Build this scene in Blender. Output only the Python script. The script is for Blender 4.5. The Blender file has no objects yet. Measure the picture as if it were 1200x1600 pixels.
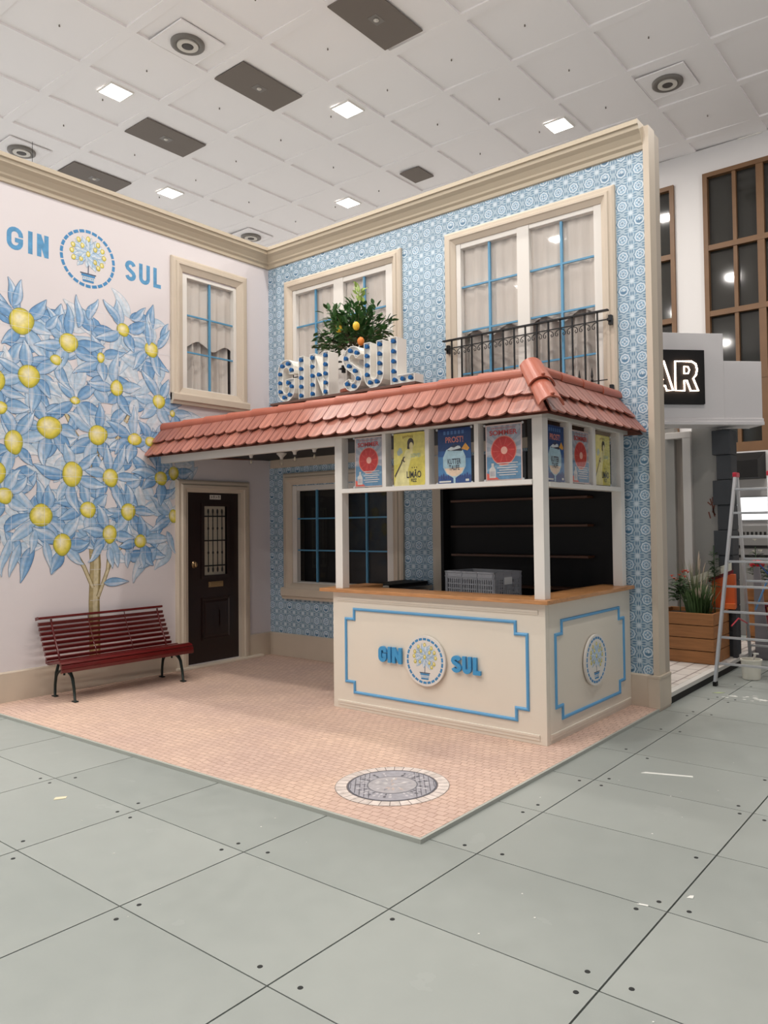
import bpy, math, random
from mathutils import Vector, Matrix

# ------------------------------------------------------------------ camera, light, exposure
SC = bpy.context.scene
COL = SC.collection
SC.view_settings.view_transform = 'Standard'
SC.view_settings.look = 'None'
SC.view_settings.gamma = 1
SC.view_settings.use_curve_mapping = False
SC.view_settings.exposure = -0.78

cam = bpy.data.objects.new('camera', bpy.data.cameras.new('camera'))
COL.objects.link(cam)
SC.camera = cam
CR = Vector((0.7870829, 0.61673096, -0.01197642))
CU = Vector((0.02692425, -0.0149512, 0.99952566))
CF = Vector((-0.61625936, 0.78703201, 0.02837285))
m = Matrix((CR, CU, -CF)).transposed().to_4x4()
m.translation = Vector((7.78258, -6.84942, 1.68366))
cam.matrix_world = m
cam.data.sensor_fit = 'AUTO'
cam.data.sensor_width = 36
cam.data.lens = 1192.11 / 1600 * 36
cam.data.shift_x = (600 - 644.38) / 1600
cam.data.shift_y = (786.34 - 800) / 1600
cam.data.clip_end = 100

W = bpy.data.worlds.new('hall_light')
SC.world = W
W.use_nodes = True
bgn = W.node_tree.nodes['Background']
bgn.inputs[1].default_value = 1.0
# far hall: the lit floor below the horizon is brighter than the dim upper walls
wtc = W.node_tree.nodes.new('ShaderNodeTexCoord')
wsp = W.node_tree.nodes.new('ShaderNodeSeparateXYZ')
wmr = W.node_tree.nodes.new('ShaderNodeMapRange')
wmr.inputs[1].default_value = -0.12
wmr.inputs[2].default_value = 0.12
wmx = W.node_tree.nodes.new('ShaderNodeMix')
wmx.data_type = 'RGBA'
wmx.inputs[6].default_value = (1.85, 1.83, 1.84, 1)
wmx.inputs[7].default_value = (0.34, 0.35, 0.38, 1)
W.node_tree.links.new(wtc.outputs['Generated'], wsp.inputs[0])
W.node_tree.links.new(wsp.outputs[2], wmr.inputs[0])
W.node_tree.links.new(wmr.outputs[0], wmx.inputs[0])
W.node_tree.links.new(wmx.outputs[2], bgn.inputs[0])

LAMP_POWER = 145.0
CEIL = 8.0
LX0, LXP, LY0, LYP = 0.042, 2.275, 1.557, 2.46
LAMP_SPOTS = [(LX0 + i * LXP, LY0 + j * LYP) for i in range(-3, 4) for j in range(-5, 3) if (i + j) % 2 == 0]
for lx, ly in LAMP_SPOTS:
    ld = bpy.data.lights.new('downlight_glow', 'AREA')
    ld.shape = 'SQUARE'
    ld.size = 0.26
    ld.energy = LAMP_POWER
    ld.color = (1.0, 0.95, 0.89)
    lo = bpy.data.objects.new('downlight_glow', ld)
    lo.location = (lx, ly, CEIL - 0.032)
    COL.objects.link(lo)


# ------------------------------------------------------------------ helpers
def lin(v):
    v /= 255.0
    return v / 12.92 if v <= 0.04045 else ((v + 0.055) / 1.055) ** 2.4


def c(r, g, b):
    return (lin(r), lin(g), lin(b), 1.0)


LOC = {}


def mat(name, col, rough=0.5, metal=0.0, var=0.0, vscale=8.0, bump=0.0, bscale=40.0, spec=0.5, emit=None, estr=0.0,
        stretch=None, coat=0.0):
    """principled surface with a little noise in colour and relief"""
    M = bpy.data.materials.new(name)
    M.use_nodes = True
    nt = M.node_tree
    b = nt.nodes['Principled BSDF']
    b.inputs['Base Color'].default_value = col
    b.inputs['Roughness'].default_value = rough
    b.inputs['Metallic'].default_value = metal
    b.inputs['Specular IOR Level'].default_value = spec
    b.inputs['Coat Weight'].default_value = coat
    if emit:
        b.inputs['Emission Color'].default_value = emit
        b.inputs['Emission Strength'].default_value = estr
    if var or bump:
        tc = nt.nodes.new('ShaderNodeTexCoord')
        mp = nt.nodes.new('ShaderNodeMapping')
        nt.links.new(tc.outputs['Object'], mp.inputs[0])
        if stretch:
            mp.inputs['Scale'].default_value = stretch
    if var:
        n = nt.nodes.new('ShaderNodeTexNoise')
        n.inputs['Scale'].default_value = vscale
        n.inputs['Detail'].default_value = 5
        nt.links.new(mp.outputs[0], n.inputs[0])
        mr = nt.nodes.new('ShaderNodeMapRange')
        mr.inputs[1].default_value = 0.3
        mr.inputs[2].default_value = 0.7
        mr.inputs[3].default_value = 1 - var
        mr.inputs[4].default_value = 1 + var
        nt.links.new(n.outputs[0], mr.inputs[0])
        vm = nt.nodes.new('ShaderNodeVectorMath')
        vm.operation = 'SCALE'
        vm.inputs[0].default_value = col[:3]
        nt.links.new(mr.outputs[0], vm.inputs['Scale'])
        nt.links.new(vm.outputs[0], b.inputs['Base Color'])
    if bump:
        n2 = nt.nodes.new('ShaderNodeTexNoise')
        n2.inputs['Scale'].default_value = bscale
        n2.inputs['Detail'].default_value = 4
        nt.links.new(mp.outputs[0], n2.inputs[0])
        bp = nt.nodes.new('ShaderNodeBump')
        bp.inputs['Strength'].default_value = bump
        bp.inputs['Distance'].default_value = 0.01
        nt.links.new(n2.outputs[0], bp.inputs['Height'])
        nt.links.new(bp.outputs[0], b.inputs['Normal'])
    return M


class X:
    """tiny node expression builder"""
    nt = None

    def __init__(s, sock):
        s.s = sock

    @staticmethod
    def op(o, *a):
        n = X.nt.nodes.new('ShaderNodeMath')
        n.operation = o
        for i, v in enumerate(a):
            if isinstance(v, X):
                X.nt.links.new(v.s, n.inputs[i])
            else:
                n.inputs[i].default_value = v
        return X(n.outputs[0])

    def __add__(s, o): return X.op('ADD', s, o)
    def __radd__(s, o): return X.op('ADD', o, s)
    def __sub__(s, o): return X.op('SUBTRACT', s, o)
    def __rsub__(s, o): return X.op('SUBTRACT', o, s)
    def __mul__(s, o): return X.op('MULTIPLY', s, o)
    def __rmul__(s, o): return X.op('MULTIPLY', o, s)
    def __truediv__(s, o): return X.op('DIVIDE', s, o)
    def __lt__(s, o): return X.op('LESS_THAN', s, o)
    def __gt__(s, o): return X.op('GREATER_THAN', s, o)


def mixc(f, a, b):
    n = X.nt.nodes.new('ShaderNodeMix')
    n.data_type = 'RGBA'
    X.nt.links.new(f.s, n.inputs[0])
    for i, v in ((6, a), (7, b)):
        if isinstance(v, X):
            X.nt.links.new(v.s, n.inputs[i])
        else:
            n.inputs[i].default_value = v
    return X(n.outputs[2])


def start(name, rough=0.5, spec=0.5):
    M = bpy.data.materials.new(name)
    M.use_nodes = True
    X.nt = M.node_tree
    b = M.node_tree.nodes['Principled BSDF']
    b.inputs['Roughness'].default_value = rough
    b.inputs['Specular IOR Level'].default_value = spec
    g = M.node_tree.nodes.new('ShaderNodeNewGeometry')
    sp = M.node_tree.nodes.new('ShaderNodeSeparateXYZ')
    M.node_tree.links.new(g.outputs['Position'], sp.inputs[0])
    return M, b, g, X(sp.outputs[0]), X(sp.outputs[1]), X(sp.outputs[2])


def vnoise(scale, vec=None, out=0, detail=3):
    n = X.nt.nodes.new('ShaderNodeTexNoise')
    n.inputs['Scale'].default_value = scale
    n.inputs['Detail'].default_value = detail
    if vec is not None:
        X.nt.links.new(vec, n.inputs[0])
    return X(n.outputs[out])


class MB:
    def __init__(s):
        s.v = []
        s.f = []
        s.mi = []
        s.cols = []
        s.m = 0

    def quad(s, *pts, col=None):
        k = len(s.v)
        s.v += [tuple(p) for p in pts]
        s.f.append(tuple(range(k, k + len(pts))))
        s.mi.append(s.m)
        if col is not None:
            if len(col) == 4 and not hasattr(col[0], '__len__'):
                col = [col] * len(pts)
            s.cols += list(col)
        return s

    def box(s, x0, x1, y0, y1, z0, z1):
        k = len(s.v)
        s.v += [(x, y, z) for z in (z0, z1) for y in (y0, y1) for x in (x0, x1)]
        for f in ((0, 2, 3, 1), (4, 5, 7, 6), (0, 1, 5, 4), (2, 6, 7, 3), (0, 4, 6, 2), (1, 3, 7, 5)):
            s.f.append(tuple(k + i for i in f))
            s.mi.append(s.m)
        return s

    def prism(s, pts, fn, h0, h1):
        """outline pts (u,v) mapped by fn(u,v,h)"""
        k = len(s.v)
        n = len(pts)
        s.v += [tuple(fn(u, v, h0)) for u, v in pts] + [tuple(fn(u, v, h1)) for u, v in pts]
        s.f.append(tuple(range(k, k + n)))
        s.f.append(tuple(range(k + n, k + 2 * n)))
        s.mi += [s.m] * 2
        for i in range(n):
            j = (i + 1) % n
            s.f.append((k + i, k + j, k + n + j, k + n + i))
            s.mi.append(s.m)
        return s

    def tube(s, path, r, n=8, closed=False, rs=None):
        P = [Vector(p) for p in path]
        k0 = len(s.v)
        up = Vector((0, 0, 1))
        prev = None
        for i, p in enumerate(P):
            a = P[i - 1] if i > 0 else (P[-1] if closed else p)
            b = P[(i + 1) % len(P)] if (i < len(P) - 1 or closed) else p
            t = (b - a).normalized()
            if prev is None:
                side = t.cross(up)
                if side.length < 1e-3:
                    side = t.cross(Vector((1, 0, 0)))
            else:
                side = prev - t * prev.dot(t)
            side.normalize()
            prev = side
            o = t.cross(side)
            rr = rs[i] if rs else r
            for j in range(n):
                a_ = 2 * math.pi * j / n
                s.v.append(tuple(p + side * math.cos(a_) * rr + o * math.sin(a_) * rr))
        m_ = len(P)
        for i in range(m_ if closed else m_ - 1):
            for j in range(n):
                a_ = k0 + i * n + j
                b_ = k0 + i * n + (j + 1) % n
                i2 = (i + 1) % m_
                s.f.append((a_, b_, k0 + i2 * n + (j + 1) % n, k0 + i2 * n + j))
                s.mi.append(s.m)
        if not closed:
            s.f.append(tuple(k0 + j for j in range(n)))
            s.f.append(tuple(k0 + (m_ - 1) * n + j for j in range(n)))
            s.mi += [s.m] * 2
        return s

    def lathe(s, prof, cx, cy, z0=0, n=24, fn=None):
        """prof: (radius, height) list around the z axis at cx,cy"""
        k = len(s.v)
        for r, z in prof:
            for j in range(n):
                a_ = 2 * math.pi * j / n
                p = (cx + r * math.cos(a_), cy + r * math.sin(a_), z0 + z)
                s.v.append(tuple(fn(*p)) if fn else p)
        for i in range(len(prof) - 1):
            for j in range(n):
                s.f.append((k + i * n + j, k + i * n + (j + 1) % n, k + (i + 1) * n + (j + 1) % n, k + (i + 1) * n + j))
                s.mi.append(s.m)
        s.f.append(tuple(k + j for j in range(n)))
        s.f.append(tuple(k + (len(prof) - 1) * n + j for j in range(n)))
        s.mi += [s.m] * 2
        return s

    def ball(s, cx, cy, cz, rx, ry, rz, n=10):
        prof = [(math.sin(math.pi * (i + .02) / (n + .04)), -math.cos(math.pi * (i + .02) / (n + .04))) for i in range(n + 1)]
        return s.lathe(prof, 0, 0, 0, n + 4, fn=lambda x, y, z: (cx + x * rx, cy + y * ry, cz + z * rz))

    def build(s, name, mats, parent=None, origin=None, smooth=False, bevel=0.0):
        if origin is None:
            origin = LOC.get(parent.name, (0, 0, 0)) if parent else (0, 0, 0)
        me = bpy.data.meshes.new(name)
        o3 = origin
        me.from_pydata([(x - o3[0], y - o3[1], z - o3[2]) for x, y, z in s.v], [], s.f)
        if not isinstance(mats, (list, tuple)):
            mats = [mats]
        for m_ in mats:
            me.materials.append(m_)
        if len(mats) > 1:
            me.polygons.foreach_set('material_index', s.mi)
        if smooth:
            me.polygons.foreach_set('use_smooth', [True] * len(me.polygons))
        if s.cols:
            at = me.color_attributes.new('paint', 'FLOAT_COLOR', 'CORNER')
            at.data.foreach_set('color', [x for cc in s.cols for x in cc])
        me.update()
        o = bpy.data.objects.new(name, me)
        COL.objects.link(o)
        if parent:
            o.parent = parent
            LOC[o.name] = tuple(origin)
        else:
            o.location = origin
            LOC[o.name] = tuple(origin)
        if smooth == 'auto':
            pass
        if bevel:
            bm_ = o.modifiers.new('soft_edges', 'BEVEL')
            bm_.width = bevel
            bm_.segments = 2
            bm_.limit_method = 'ANGLE'
        return o


def thing(name, loc, label, cat, group=None, rz=0, kind=None):
    o = bpy.data.objects.new(name, None)
    o.empty_display_size = 0.1
    o.location = loc
    o.rotation_euler = (0, 0, rz)
    COL.objects.link(o)
    LOC[o.name] = tuple(loc)
    return tag(o, label, cat, group, kind)


def tag(o, label=None, cat=None, group=None, kind=None):
    if label: o['label'] = label
    if cat: o['category'] = cat
    if group: o['group'] = group
    if kind: o['kind'] = kind
    return o


def copy_tree(o, loc=None, label=None, parent=None):
    r = o.copy()
    COL.objects.link(r)
    if parent: r.parent = parent
    if loc is not None:
        r.location = loc
        LOC[r.name] = tuple(loc)
    if label: r['label'] = label
    for ch in list(o.children):
        copy_tree(ch, parent=r)
    return r


# surfaces: local (u right, v up, h outwards) to world
def TILEW(u, v, h): return (u, -h, v)
def MURAL(u, v, h): return (h, u, v)
KY, KX0, KX1 = -1.663, 2.763, 4.988
def KFRONT(u, v, h): return (u, KY - h, v)
def KSIDE(u, v, h): return (KX1 + h, u, v)


def ring(mb, fn, x0, x1, z0, z1, prof, open_bottom=False):
    """sweep profile [(inset, height)] round a rectangle with mitred corners"""
    def corners(d):
        if open_bottom:
            return [(x0 + d, z0), (x0 + d, z1 - d), (x1 - d, z1 - d), (x1 - d, z0)]
        return [(x0 + d, z0 + d), (x0 + d, z1 - d), (x1 - d, z1 - d), (x1 - d, z0 + d)]
    n = 3 if open_bottom else 4
    for (d0, h0), (d1, h1) in zip(prof, prof[1:]):
        a, b = corners(d0), corners(d1)
        for i in range(n):
            j = (i + 1) % 4
            mb.quad(fn(*a[i], h0), fn(*a[j], h0), fn(*b[j], h1), fn(*b[i], h1))
    if open_bottom:
        for i in (0, 3):
            pts = []
            for d, h in prof:
                pts.append(fn(*corners(d)[i], h))
            mb.quad(*pts)
    return mb


def bx(mb, fn, u0, u1, v0, v1, h0, h1):
    return mb.prism([(u0, v0), (u1, v0), (u1, v1), (u0, v1)], fn, h0, h1)


def ribbon(path, w):
    """closed outline(s) of a thick 2D stroke; returns left, right point lists"""
    P = [Vector(p) for p in path]
    L, R_ = [], []
    for i, p in enumerate(P):
        d0 = (P[i] - P[i - 1]).normalized() if i > 0 else None
        d1 = (P[i + 1] - P[i]).normalized() if i < len(P) - 1 else None
        if d0 is None: d0 = d1
        if d1 is None: d1 = d0
        t = (d0 + d1).normalized()
        nrm = Vector((-t.y, t.x))
        k = w / 2 / max(0.35, nrm.dot(Vector((-d0.y, d0.x))))
        L.append(p + nrm * k)
        R_.append(p - nrm * k)
    return L, R_


def stroke(mb, path, w, fn, h0, h1):
    L, R_ = ribbon(path, w)
    n = len(L)
    for h in (h0, h1):
        for i in range(n - 1):
            mb.quad(fn(*L[i], h), fn(*L[i + 1], h), fn(*R_[i + 1], h), fn(*R_[i], h))
    for i in range(n - 1):
        for S in (L, R_):
            mb.quad(fn(*S[i], h0), fn(*S[i + 1], h0), fn(*S[i + 1], h1), fn(*S[i], h1))
    for i in (0, n - 1):
        mb.quad(fn(*L[i], h0), fn(*R_[i], h0), fn(*R_[i], h1), fn(*L[i], h1))


def arc(cx, cy, rx, ry, a0, a1, n=8):
    return [(cx + rx * math.cos(math.radians(a0 + (a1 - a0) * i / n)), cy + ry * math.sin(math.radians(a0 + (a1 - a0) * i / n))) for i in range(n + 1)]


def glyph(ch, w, s):
    """strokes for a letter in a box w wide and 1 high, stroke s"""
    h = s / 2
    a, b = h, w - h
    r = (b - a) / 2
    m_ = w / 2
    if ch == 'I':
        return [[(a, 0), (a, 1)]]
    if ch == 'G':
        return [[(b, min(.66, 1 - h - r - .06)), (b, 1 - h - r)] + arc(m_, 1 - h - r, r, r, 0, 180) [1:] + [(a, h + r)] + arc(m_, h + r, r, r, 180, 360)[1:] + [(b, .44), (m_, .44)]]
    if ch == 'N':
        return [[(a, 0), (a, 1)], [(b, 0), (b, 1)], [(a, 1 - h * .6), (b, h * .6)]]
    if ch == 'S':
        q = (1 - s) / 4
        top = arc(m_, 1 - h - q, r, q, 15, 180, 8)
        mid = [(a + r * .25, .60), (b - r * .25, .40)]
        bot = arc(m_, h + q, r, q, 0, -165, 8)
        return [top + mid + bot]
    if ch == 'U':
        return [[(a, 1), (a, h + r)] + arc(m_, h + r, r, r, 180, 360)[1:] + [(b, 1)]]
    if ch == 'L':
        return [[(a, 1), (a, h), (w, h)]]
    if ch == 'A':
        return [[(a, 0), (m_, 1)], [(b, 0), (m_, 1)], [(a + r * .4, .3), (b - r * .4, .3)]]
    if ch == 'R':
        return [[(a, 0), (a, 1 - h), (m_, 1 - h)] + arc(m_, .74 - h / 2, r, .26 - h / 2, 90, -90)[1:] + [(a, .48)], [(m_, .48), (b, 0)]]
    return []


def word_meshes(mb_list, text, boxes, z0, z1, s, fn, h0, h1):
    """one MB per letter; boxes gives (u0,u1)"""
    H = z1 - z0
    for ch, (u0, u1) in zip(text, boxes):
        mb = MB()
        w = (u1 - u0) / H
        for q_, p in enumerate(glyph(ch, w, s / H)):
            e = q_ * 1.5e-4
            stroke(mb, [(u0 + x * H, z0 + y * H) for x, y in p], s, fn, h0 + e, h1 + e)
        mb_list.append(mb)
    return mb_list


def text_into(mb, txt, u0, u1, v0, v1, fn, h):
    cu = bpy.data.curves.new('lettering', 'FONT')
    cu.body = txt
    cu.resolution_u = 3
    cu.offset = 0.022
    ob = bpy.data.objects.new('lettering', cu)
    COL.objects.link(ob)
    dg = bpy.context.evaluated_depsgraph_get()
    me = bpy.data.meshes.new_from_object(ob.evaluated_get(dg))
    xs = [v.co.x for v in me.vertices]
    ys = [v.co.y for v in me.vertices]
    x0, x1, y0, y1 = min(xs), max(xs), min(ys), max(ys)
    k = len(mb.v)
    for v in me.vertices:
        mb.v.append(tuple(fn(u0 + (v.co.x - x0) / (x1 - x0) * (u1 - u0), v0 + (v.co.y - y0) / (y1 - y0) * (v1 - v0), h)))
    for p in me.polygons:
        mb.f.append(tuple(k + i for i in p.vertices))
        mb.mi.append(mb.m)
    bpy.data.objects.remove(ob)
    bpy.data.curves.remove(cu)
    bpy.data.meshes.remove(me)


# ------------------------------------------------------------------ materials
CREAM = mat('cream_paint', c(226, 216, 198), 0.45, var=0.02, vscale=3, spec=0.4)
CREAM_TRIM = mat('cream_trim_paint', c(205, 191, 173), 0.5, var=0.02, vscale=4, spec=0.4)
WHITE_FRAME = mat('white_frame_paint', c(226, 221, 214), 0.4, spec=0.4)
KCREAM = mat('counter_cream_paint', c(229, 220, 205), 0.35, var=0.012, vscale=2, spec=0.45)
PINKWHITE = mat('mural_wall_print', c(222, 215, 216), 0.55, var=0.01, vscale=1.5, spec=0.3)
BLUE = mat('blue_paint', c(92, 160, 208), 0.4)
BLUE_MUNTIN = mat('blue_glazing_bar_paint', c(88, 148, 184), 0.4)
BLUE_LET = mat('blue_letter_paint', c(66, 152, 205), 0.4)
CEILW = mat('ceiling_white', c(241, 236, 235), 0.8, spec=0.2)
HALLW = mat('hall_wall_white', c(214, 210, 208), 0.7, spec=0.2)
BLACK = mat('matt_black', c(20, 18, 18), 0.6, spec=0.3)
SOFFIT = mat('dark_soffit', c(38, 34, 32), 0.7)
IRON = mat('wrought_iron_black', c(22, 22, 24), 0.4, metal=0.3)
GREENIRON = mat('dark_green_cast_iron', c(28, 40, 36), 0.45, metal=0.3)
DARKWOOD = mat('dark_brown_door_wood', c(34, 18, 16), 0.35, var=0.15, vscale=6, stretch=(8, 8, 1))
REDSLAT = mat('oxblood_gloss_paint', c(94, 20, 19), 0.28, var=0.08, vscale=9, stretch=(6, 1, 6), coat=0.3)
BRASS = mat('worn_brass', c(178, 150, 112), 0.35, metal=0.9)
STEEL = mat('brushed_steel', c(190, 190, 190), 0.35, metal=0.9)
GREYPLASTIC = mat('grey_crate_plastic', c(158, 159, 164), 0.45)
ALU = mat('ladder_aluminium', c(196, 196, 198), 0.38, metal=0.6)
REDPL = mat('red_plastic_cap', c(190, 40, 60), 0.4)
BOARD = mat('brown_board', c(98, 68, 56), 0.5)
MARQ = mat('marquee_letter_white', c(236, 232, 224), 0.4)
CAPBLUE = mat('blue_bulb_cap', c(20, 88, 146), 0.25)
WOOD = mat('oiled_wood_worktop', c(186, 132, 84), 0.35, var=0.22, vscale=5, stretch=(1.2, 12, 12))
WOODY = mat('oiled_wood_worktop_side', c(186, 132, 84), 0.35, var=0.22, vscale=5, stretch=(12, 1.2, 12))
SHELFW = mat('dark_stained_shelf_wood', c(86, 52, 33), 0.5, var=0.2, vscale=5, stretch=(1, 10, 10))
PLANTERW = mat('planter_wood', c(162, 108, 62), 0.55, var=0.18, vscale=4, stretch=(1, 10, 10))
CURTAIN = mat('sheer_grey_curtain', c(204, 196, 188), 0.8, var=0.015, vscale=14, spec=0.1, stretch=(6, 6, .5))
DARKROOM = mat('dark_interior', c(24, 22, 22), 0.8)
GREYROOM = mat('grey_interior', c(88, 84, 82), 0.8)
BROWNFRAME = mat('brown_window_frame', c(108, 76, 46), 0.5, var=0.1, vscale=4)
DARKGLASS = mat('dark_night_window_glass', c(48, 47, 44), 0.06, spec=0.6)
EMITW = mat('lit_diffuser', c(255, 255, 255), 0.5, emit=(1, 0.97, 0.92, 1), estr=16.0)
NEON = mat('warm_neon_tube', c(255, 225, 205), 0.4, emit=(1, 0.74, 0.56, 1), estr=13.0)
SCREEN = mat('lit_screen', c(240, 245, 250), 0.4, emit=(0.95, 0.98, 1, 1), estr=2.2)
VENTDARK = mat('panel_taupe', c(112, 102, 94), 0.7)
VENTMID = mat('diffuser_grey', c(120, 114, 108), 0.5, metal=0.3)
VENTLIGHT = mat('diffuser_light_ring', c(205, 198, 188), 0.5)
QUOIN = mat('charcoal_quoin_paint', c(56, 58, 62), 0.7)
GREYWALL = mat('grey_render_wall', c(150, 147, 142), 0.8, var=0.04, vscale=2)


def glass_mat(name, refl=0.06):
    M = bpy.data.materials.new(name)
    M.use_nodes = True
    nt = M.node_tree
    nt.nodes.remove(nt.nodes['Principled BSDF'])
    t = nt.nodes.new('ShaderNodeBsdfTransparent')
    g = nt.nodes.new('ShaderNodeBsdfGlossy')
    g.inputs['Roughness'].default_value = 0.03
    lw = nt.nodes.new('ShaderNodeLayerWeight')
    lw.inputs[0].default_value = 0.5
    X.nt = nt
    fres = X.op('POWER', X(lw.outputs['Facing']), 5.0) * 0.9 + 0.035
    mx = nt.nodes.new('ShaderNodeMixShader')
    nt.links.new(fres.s, mx.inputs[0])
    nt.links.new(t.outputs[0], mx.inputs[1])
    nt.links.new(g.outputs[0], mx.inputs[2])
    nt.links.new(mx.outputs[0], nt.nodes['Material Output'].inputs[0])
    return M


GLASS = glass_mat('clear_pane')


def paint_mat(name, rough=0.55):
    """colours come from the painted colour attribute, mottled like a brush wash"""
    M = bpy.data.materials.new(name)
    M.use_nodes = True
    nt = M.node_tree
    b = nt.nodes['Principled BSDF']
    b.inputs['Roughness'].default_value = rough
    b.inputs['Specular IOR Level'].default_value = 0.3
    a = nt.nodes.new('ShaderNodeVertexColor')
    a.layer_name = 'paint'
    n = nt.nodes.new('ShaderNodeTexNoise')
    n.inputs['Scale'].default_value = 22
    n.inputs['Detail'].default_value = 5
    tc = nt.nodes.new('ShaderNodeTexCoord')
    nt.links.new(tc.outputs['Object'], n.inputs[0])
    mr = nt.nodes.new('ShaderNodeMapRange')
    mr.inputs[1].default_value = 0.3
    mr.inputs[2].default_value = 0.7
    mr.inputs[3].default_value = 0.86
    mr.inputs[4].default_value = 1.12
    nt.links.new(n.outputs[0], mr.inputs[0])
    vm = nt.nodes.new('ShaderNodeVectorMath')
    vm.operation = 'SCALE'
    nt.links.new(a.outputs[0], vm.inputs[0])
    nt.links.new(mr.outputs[0], vm.inputs['Scale'])
    nt.links.new(vm.outputs[0], b.inputs['Base Color'])
    return M


PAINT = paint_mat('watercolour_print')


def azulejo():
    M, b, g, x, y, z = start('blue_azulejo_tile', 0.35)
    PX, PZ = 0.1645, 0.1605
    a = (x - (4.975 - PX / 2 + PX * -40)) / PX
    d = (z - (4.181 - PZ / 2 - PZ * 40)) / PZ
    U = X.op('FRACT', a) - 0.5
    V = X.op('FRACT', d) - 0.5
    cu = X.op('FLOOR', a)
    cv = X.op('FLOOR', d)
    h = X.op('FRACT', X.op('SINE', cu * 12.99 + cv * 78.23) * 437.5)
    r = X.op('SQRT', U * U + V * V)
    th = X.op('ARCTAN2', V, U)
    base = c(170, 191, 206)
    dark = c(90, 128, 158)
    mid = c(134, 170, 196)
    white = c(210, 222, 231)
    col = mixc(vnoise(3.0, g.outputs['Position']), c(166, 187, 202), c(178, 197, 209))
    # pale star at tile corners
    U2 = 0.5 - X.op('ABSOLUTE', U)
    V2 = 0.5 - X.op('ABSOLUTE', V)
    rc = X.op('SQRT', U2 * U2 + V2 * V2)
    thc = X.op('ARCTAN2', V2, U2)
    star = rc < (0.12 + X.op('COSINE', thc * 8) * 0.045)
    col = mixc(star, col, white)

    def blob(A, B, ca, cb, ra, rb):
        e = (A - ca) / ra
        f = (B - cb) / rb
        return (e * e + f * f) < 1.0
    dash = X.op('MAXIMUM', blob(U2, V2, .06, .27, .036, .115), blob(V2, U2, .06, .27, .036, .115))
    col = mixc(dash, col, dark)
    pet = blob(U2, V2, .20, .20, .05, .05)
    col = mixc(pet, col, mid)
    R0 = X.op('COSINE', th * 8) * 0.028 + 0.355
    col = mixc(r < R0, col, dark)
    col = mixc(r < (R0 - 0.05), col, base)
    col = mixc(r < 0.285, col, white)
    col = mixc(r < 0.215, col, mid)
    k = X.op('FLOOR', h * 3) * 2 + 4
    pr_ = X.op('ABSOLUTE', X.op('COSINE', X.op('MULTIPLY', th, k) * 0.5 + X.op('FLOOR', h * 7) * 0.7854))
    col = mixc(r < (pr_ * 0.13 + 0.045), col, white)
    col = mixc(r < (pr_ * 0.075 + 0.01), col, dark)
    boat = X.op('MULTIPLY', (V < -0.03) * (r < 0.19), h > 0.8)
    col = mixc(boat, col, dark)
    sail = X.op('MULTIPLY', blob(U, V, 0.02, 0.05, 0.05, 0.10), h > 0.8)
    col = mixc(sail, col, white)
    X.nt.links.new(col.s, b.inputs['Base Color'])
    return M


AZULEJO = azulejo()


def cobble():
    M, b, g, x, y, z = start('pale_cobblestone_print', 0.6, 0.3)
    nt = M.node_tree
    n = vnoise(1.7, g.outputs['Position'], 1, 2)
    ad = nt.nodes.new('ShaderNodeVectorMath')
    ad.operation = 'MULTIPLY_ADD'
    nt.links.new(n.s, ad.inputs[0])
    ad.inputs[1].default_value = (0.10, 0.10, 0)
    nt.links.new(g.outputs['Position'], ad.inputs[2])
    n2 = vnoise(14, g.outputs['Position'], 1, 2)
    ad2 = nt.nodes.new('ShaderNodeVectorMath')
    ad2.operation = 'MULTIPLY_ADD'
    nt.links.new(n2.s, ad2.inputs[0])
    ad2.inputs[1].default_value = (0.03, 0.03, 0)
    nt.links.new(ad.outputs[0], ad2.inputs[2])
    br = nt.nodes.new('ShaderNodeTexBrick')
    br.inputs['Scale'].default_value = 1
    br.inputs['Brick Width'].default_value = 0.066
    br.inputs['Row Height'].default_value = 0.052
    br.inputs['Mortar Size'].default_value = 0.004
    br.inputs['Mortar Smooth'].default_value = 0.4
    br.inputs['Color1'].default_value = c(230, 208, 193)
    br.inputs['Color2'].default_value = c(218, 195, 181)
    br.inputs['Mortar'].default_value = c(190, 163, 147)
    nt.links.new(ad2.outputs[0], br.inputs[0])
    patch = vnoise(1.1, g.outputs['Position'], 0, 4)
    mr = nt.nodes.new('ShaderNodeMapRange')
    mr.inputs[1].default_value = 0.35
    mr.inputs[2].default_value = 0.65
    nt.links.new(patch.s, mr.inputs[0])
    tint = mixc(X(mr.outputs[0]), c(250, 240, 232), c(236, 226, 224))
    mul = nt.nodes.new('ShaderNodeMix')
    mul.data_type = 'RGBA'
    mul.blend_type = 'MULTIPLY'
    mul.inputs[0].default_value = 1
    nt.links.new(br.outputs[0], mul.inputs[6])
    nt.links.new(tint.s, mul.inputs[7])
    sp = vnoise(60, g.outputs['Position'], 0, 4)
    col = mixc(sp > 0.66, X(mul.outputs[2]), c(205, 176, 162))
    nt.links.new(col.s, b.inputs['Base Color'])
    return M


COBBLE = cobble()


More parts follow.
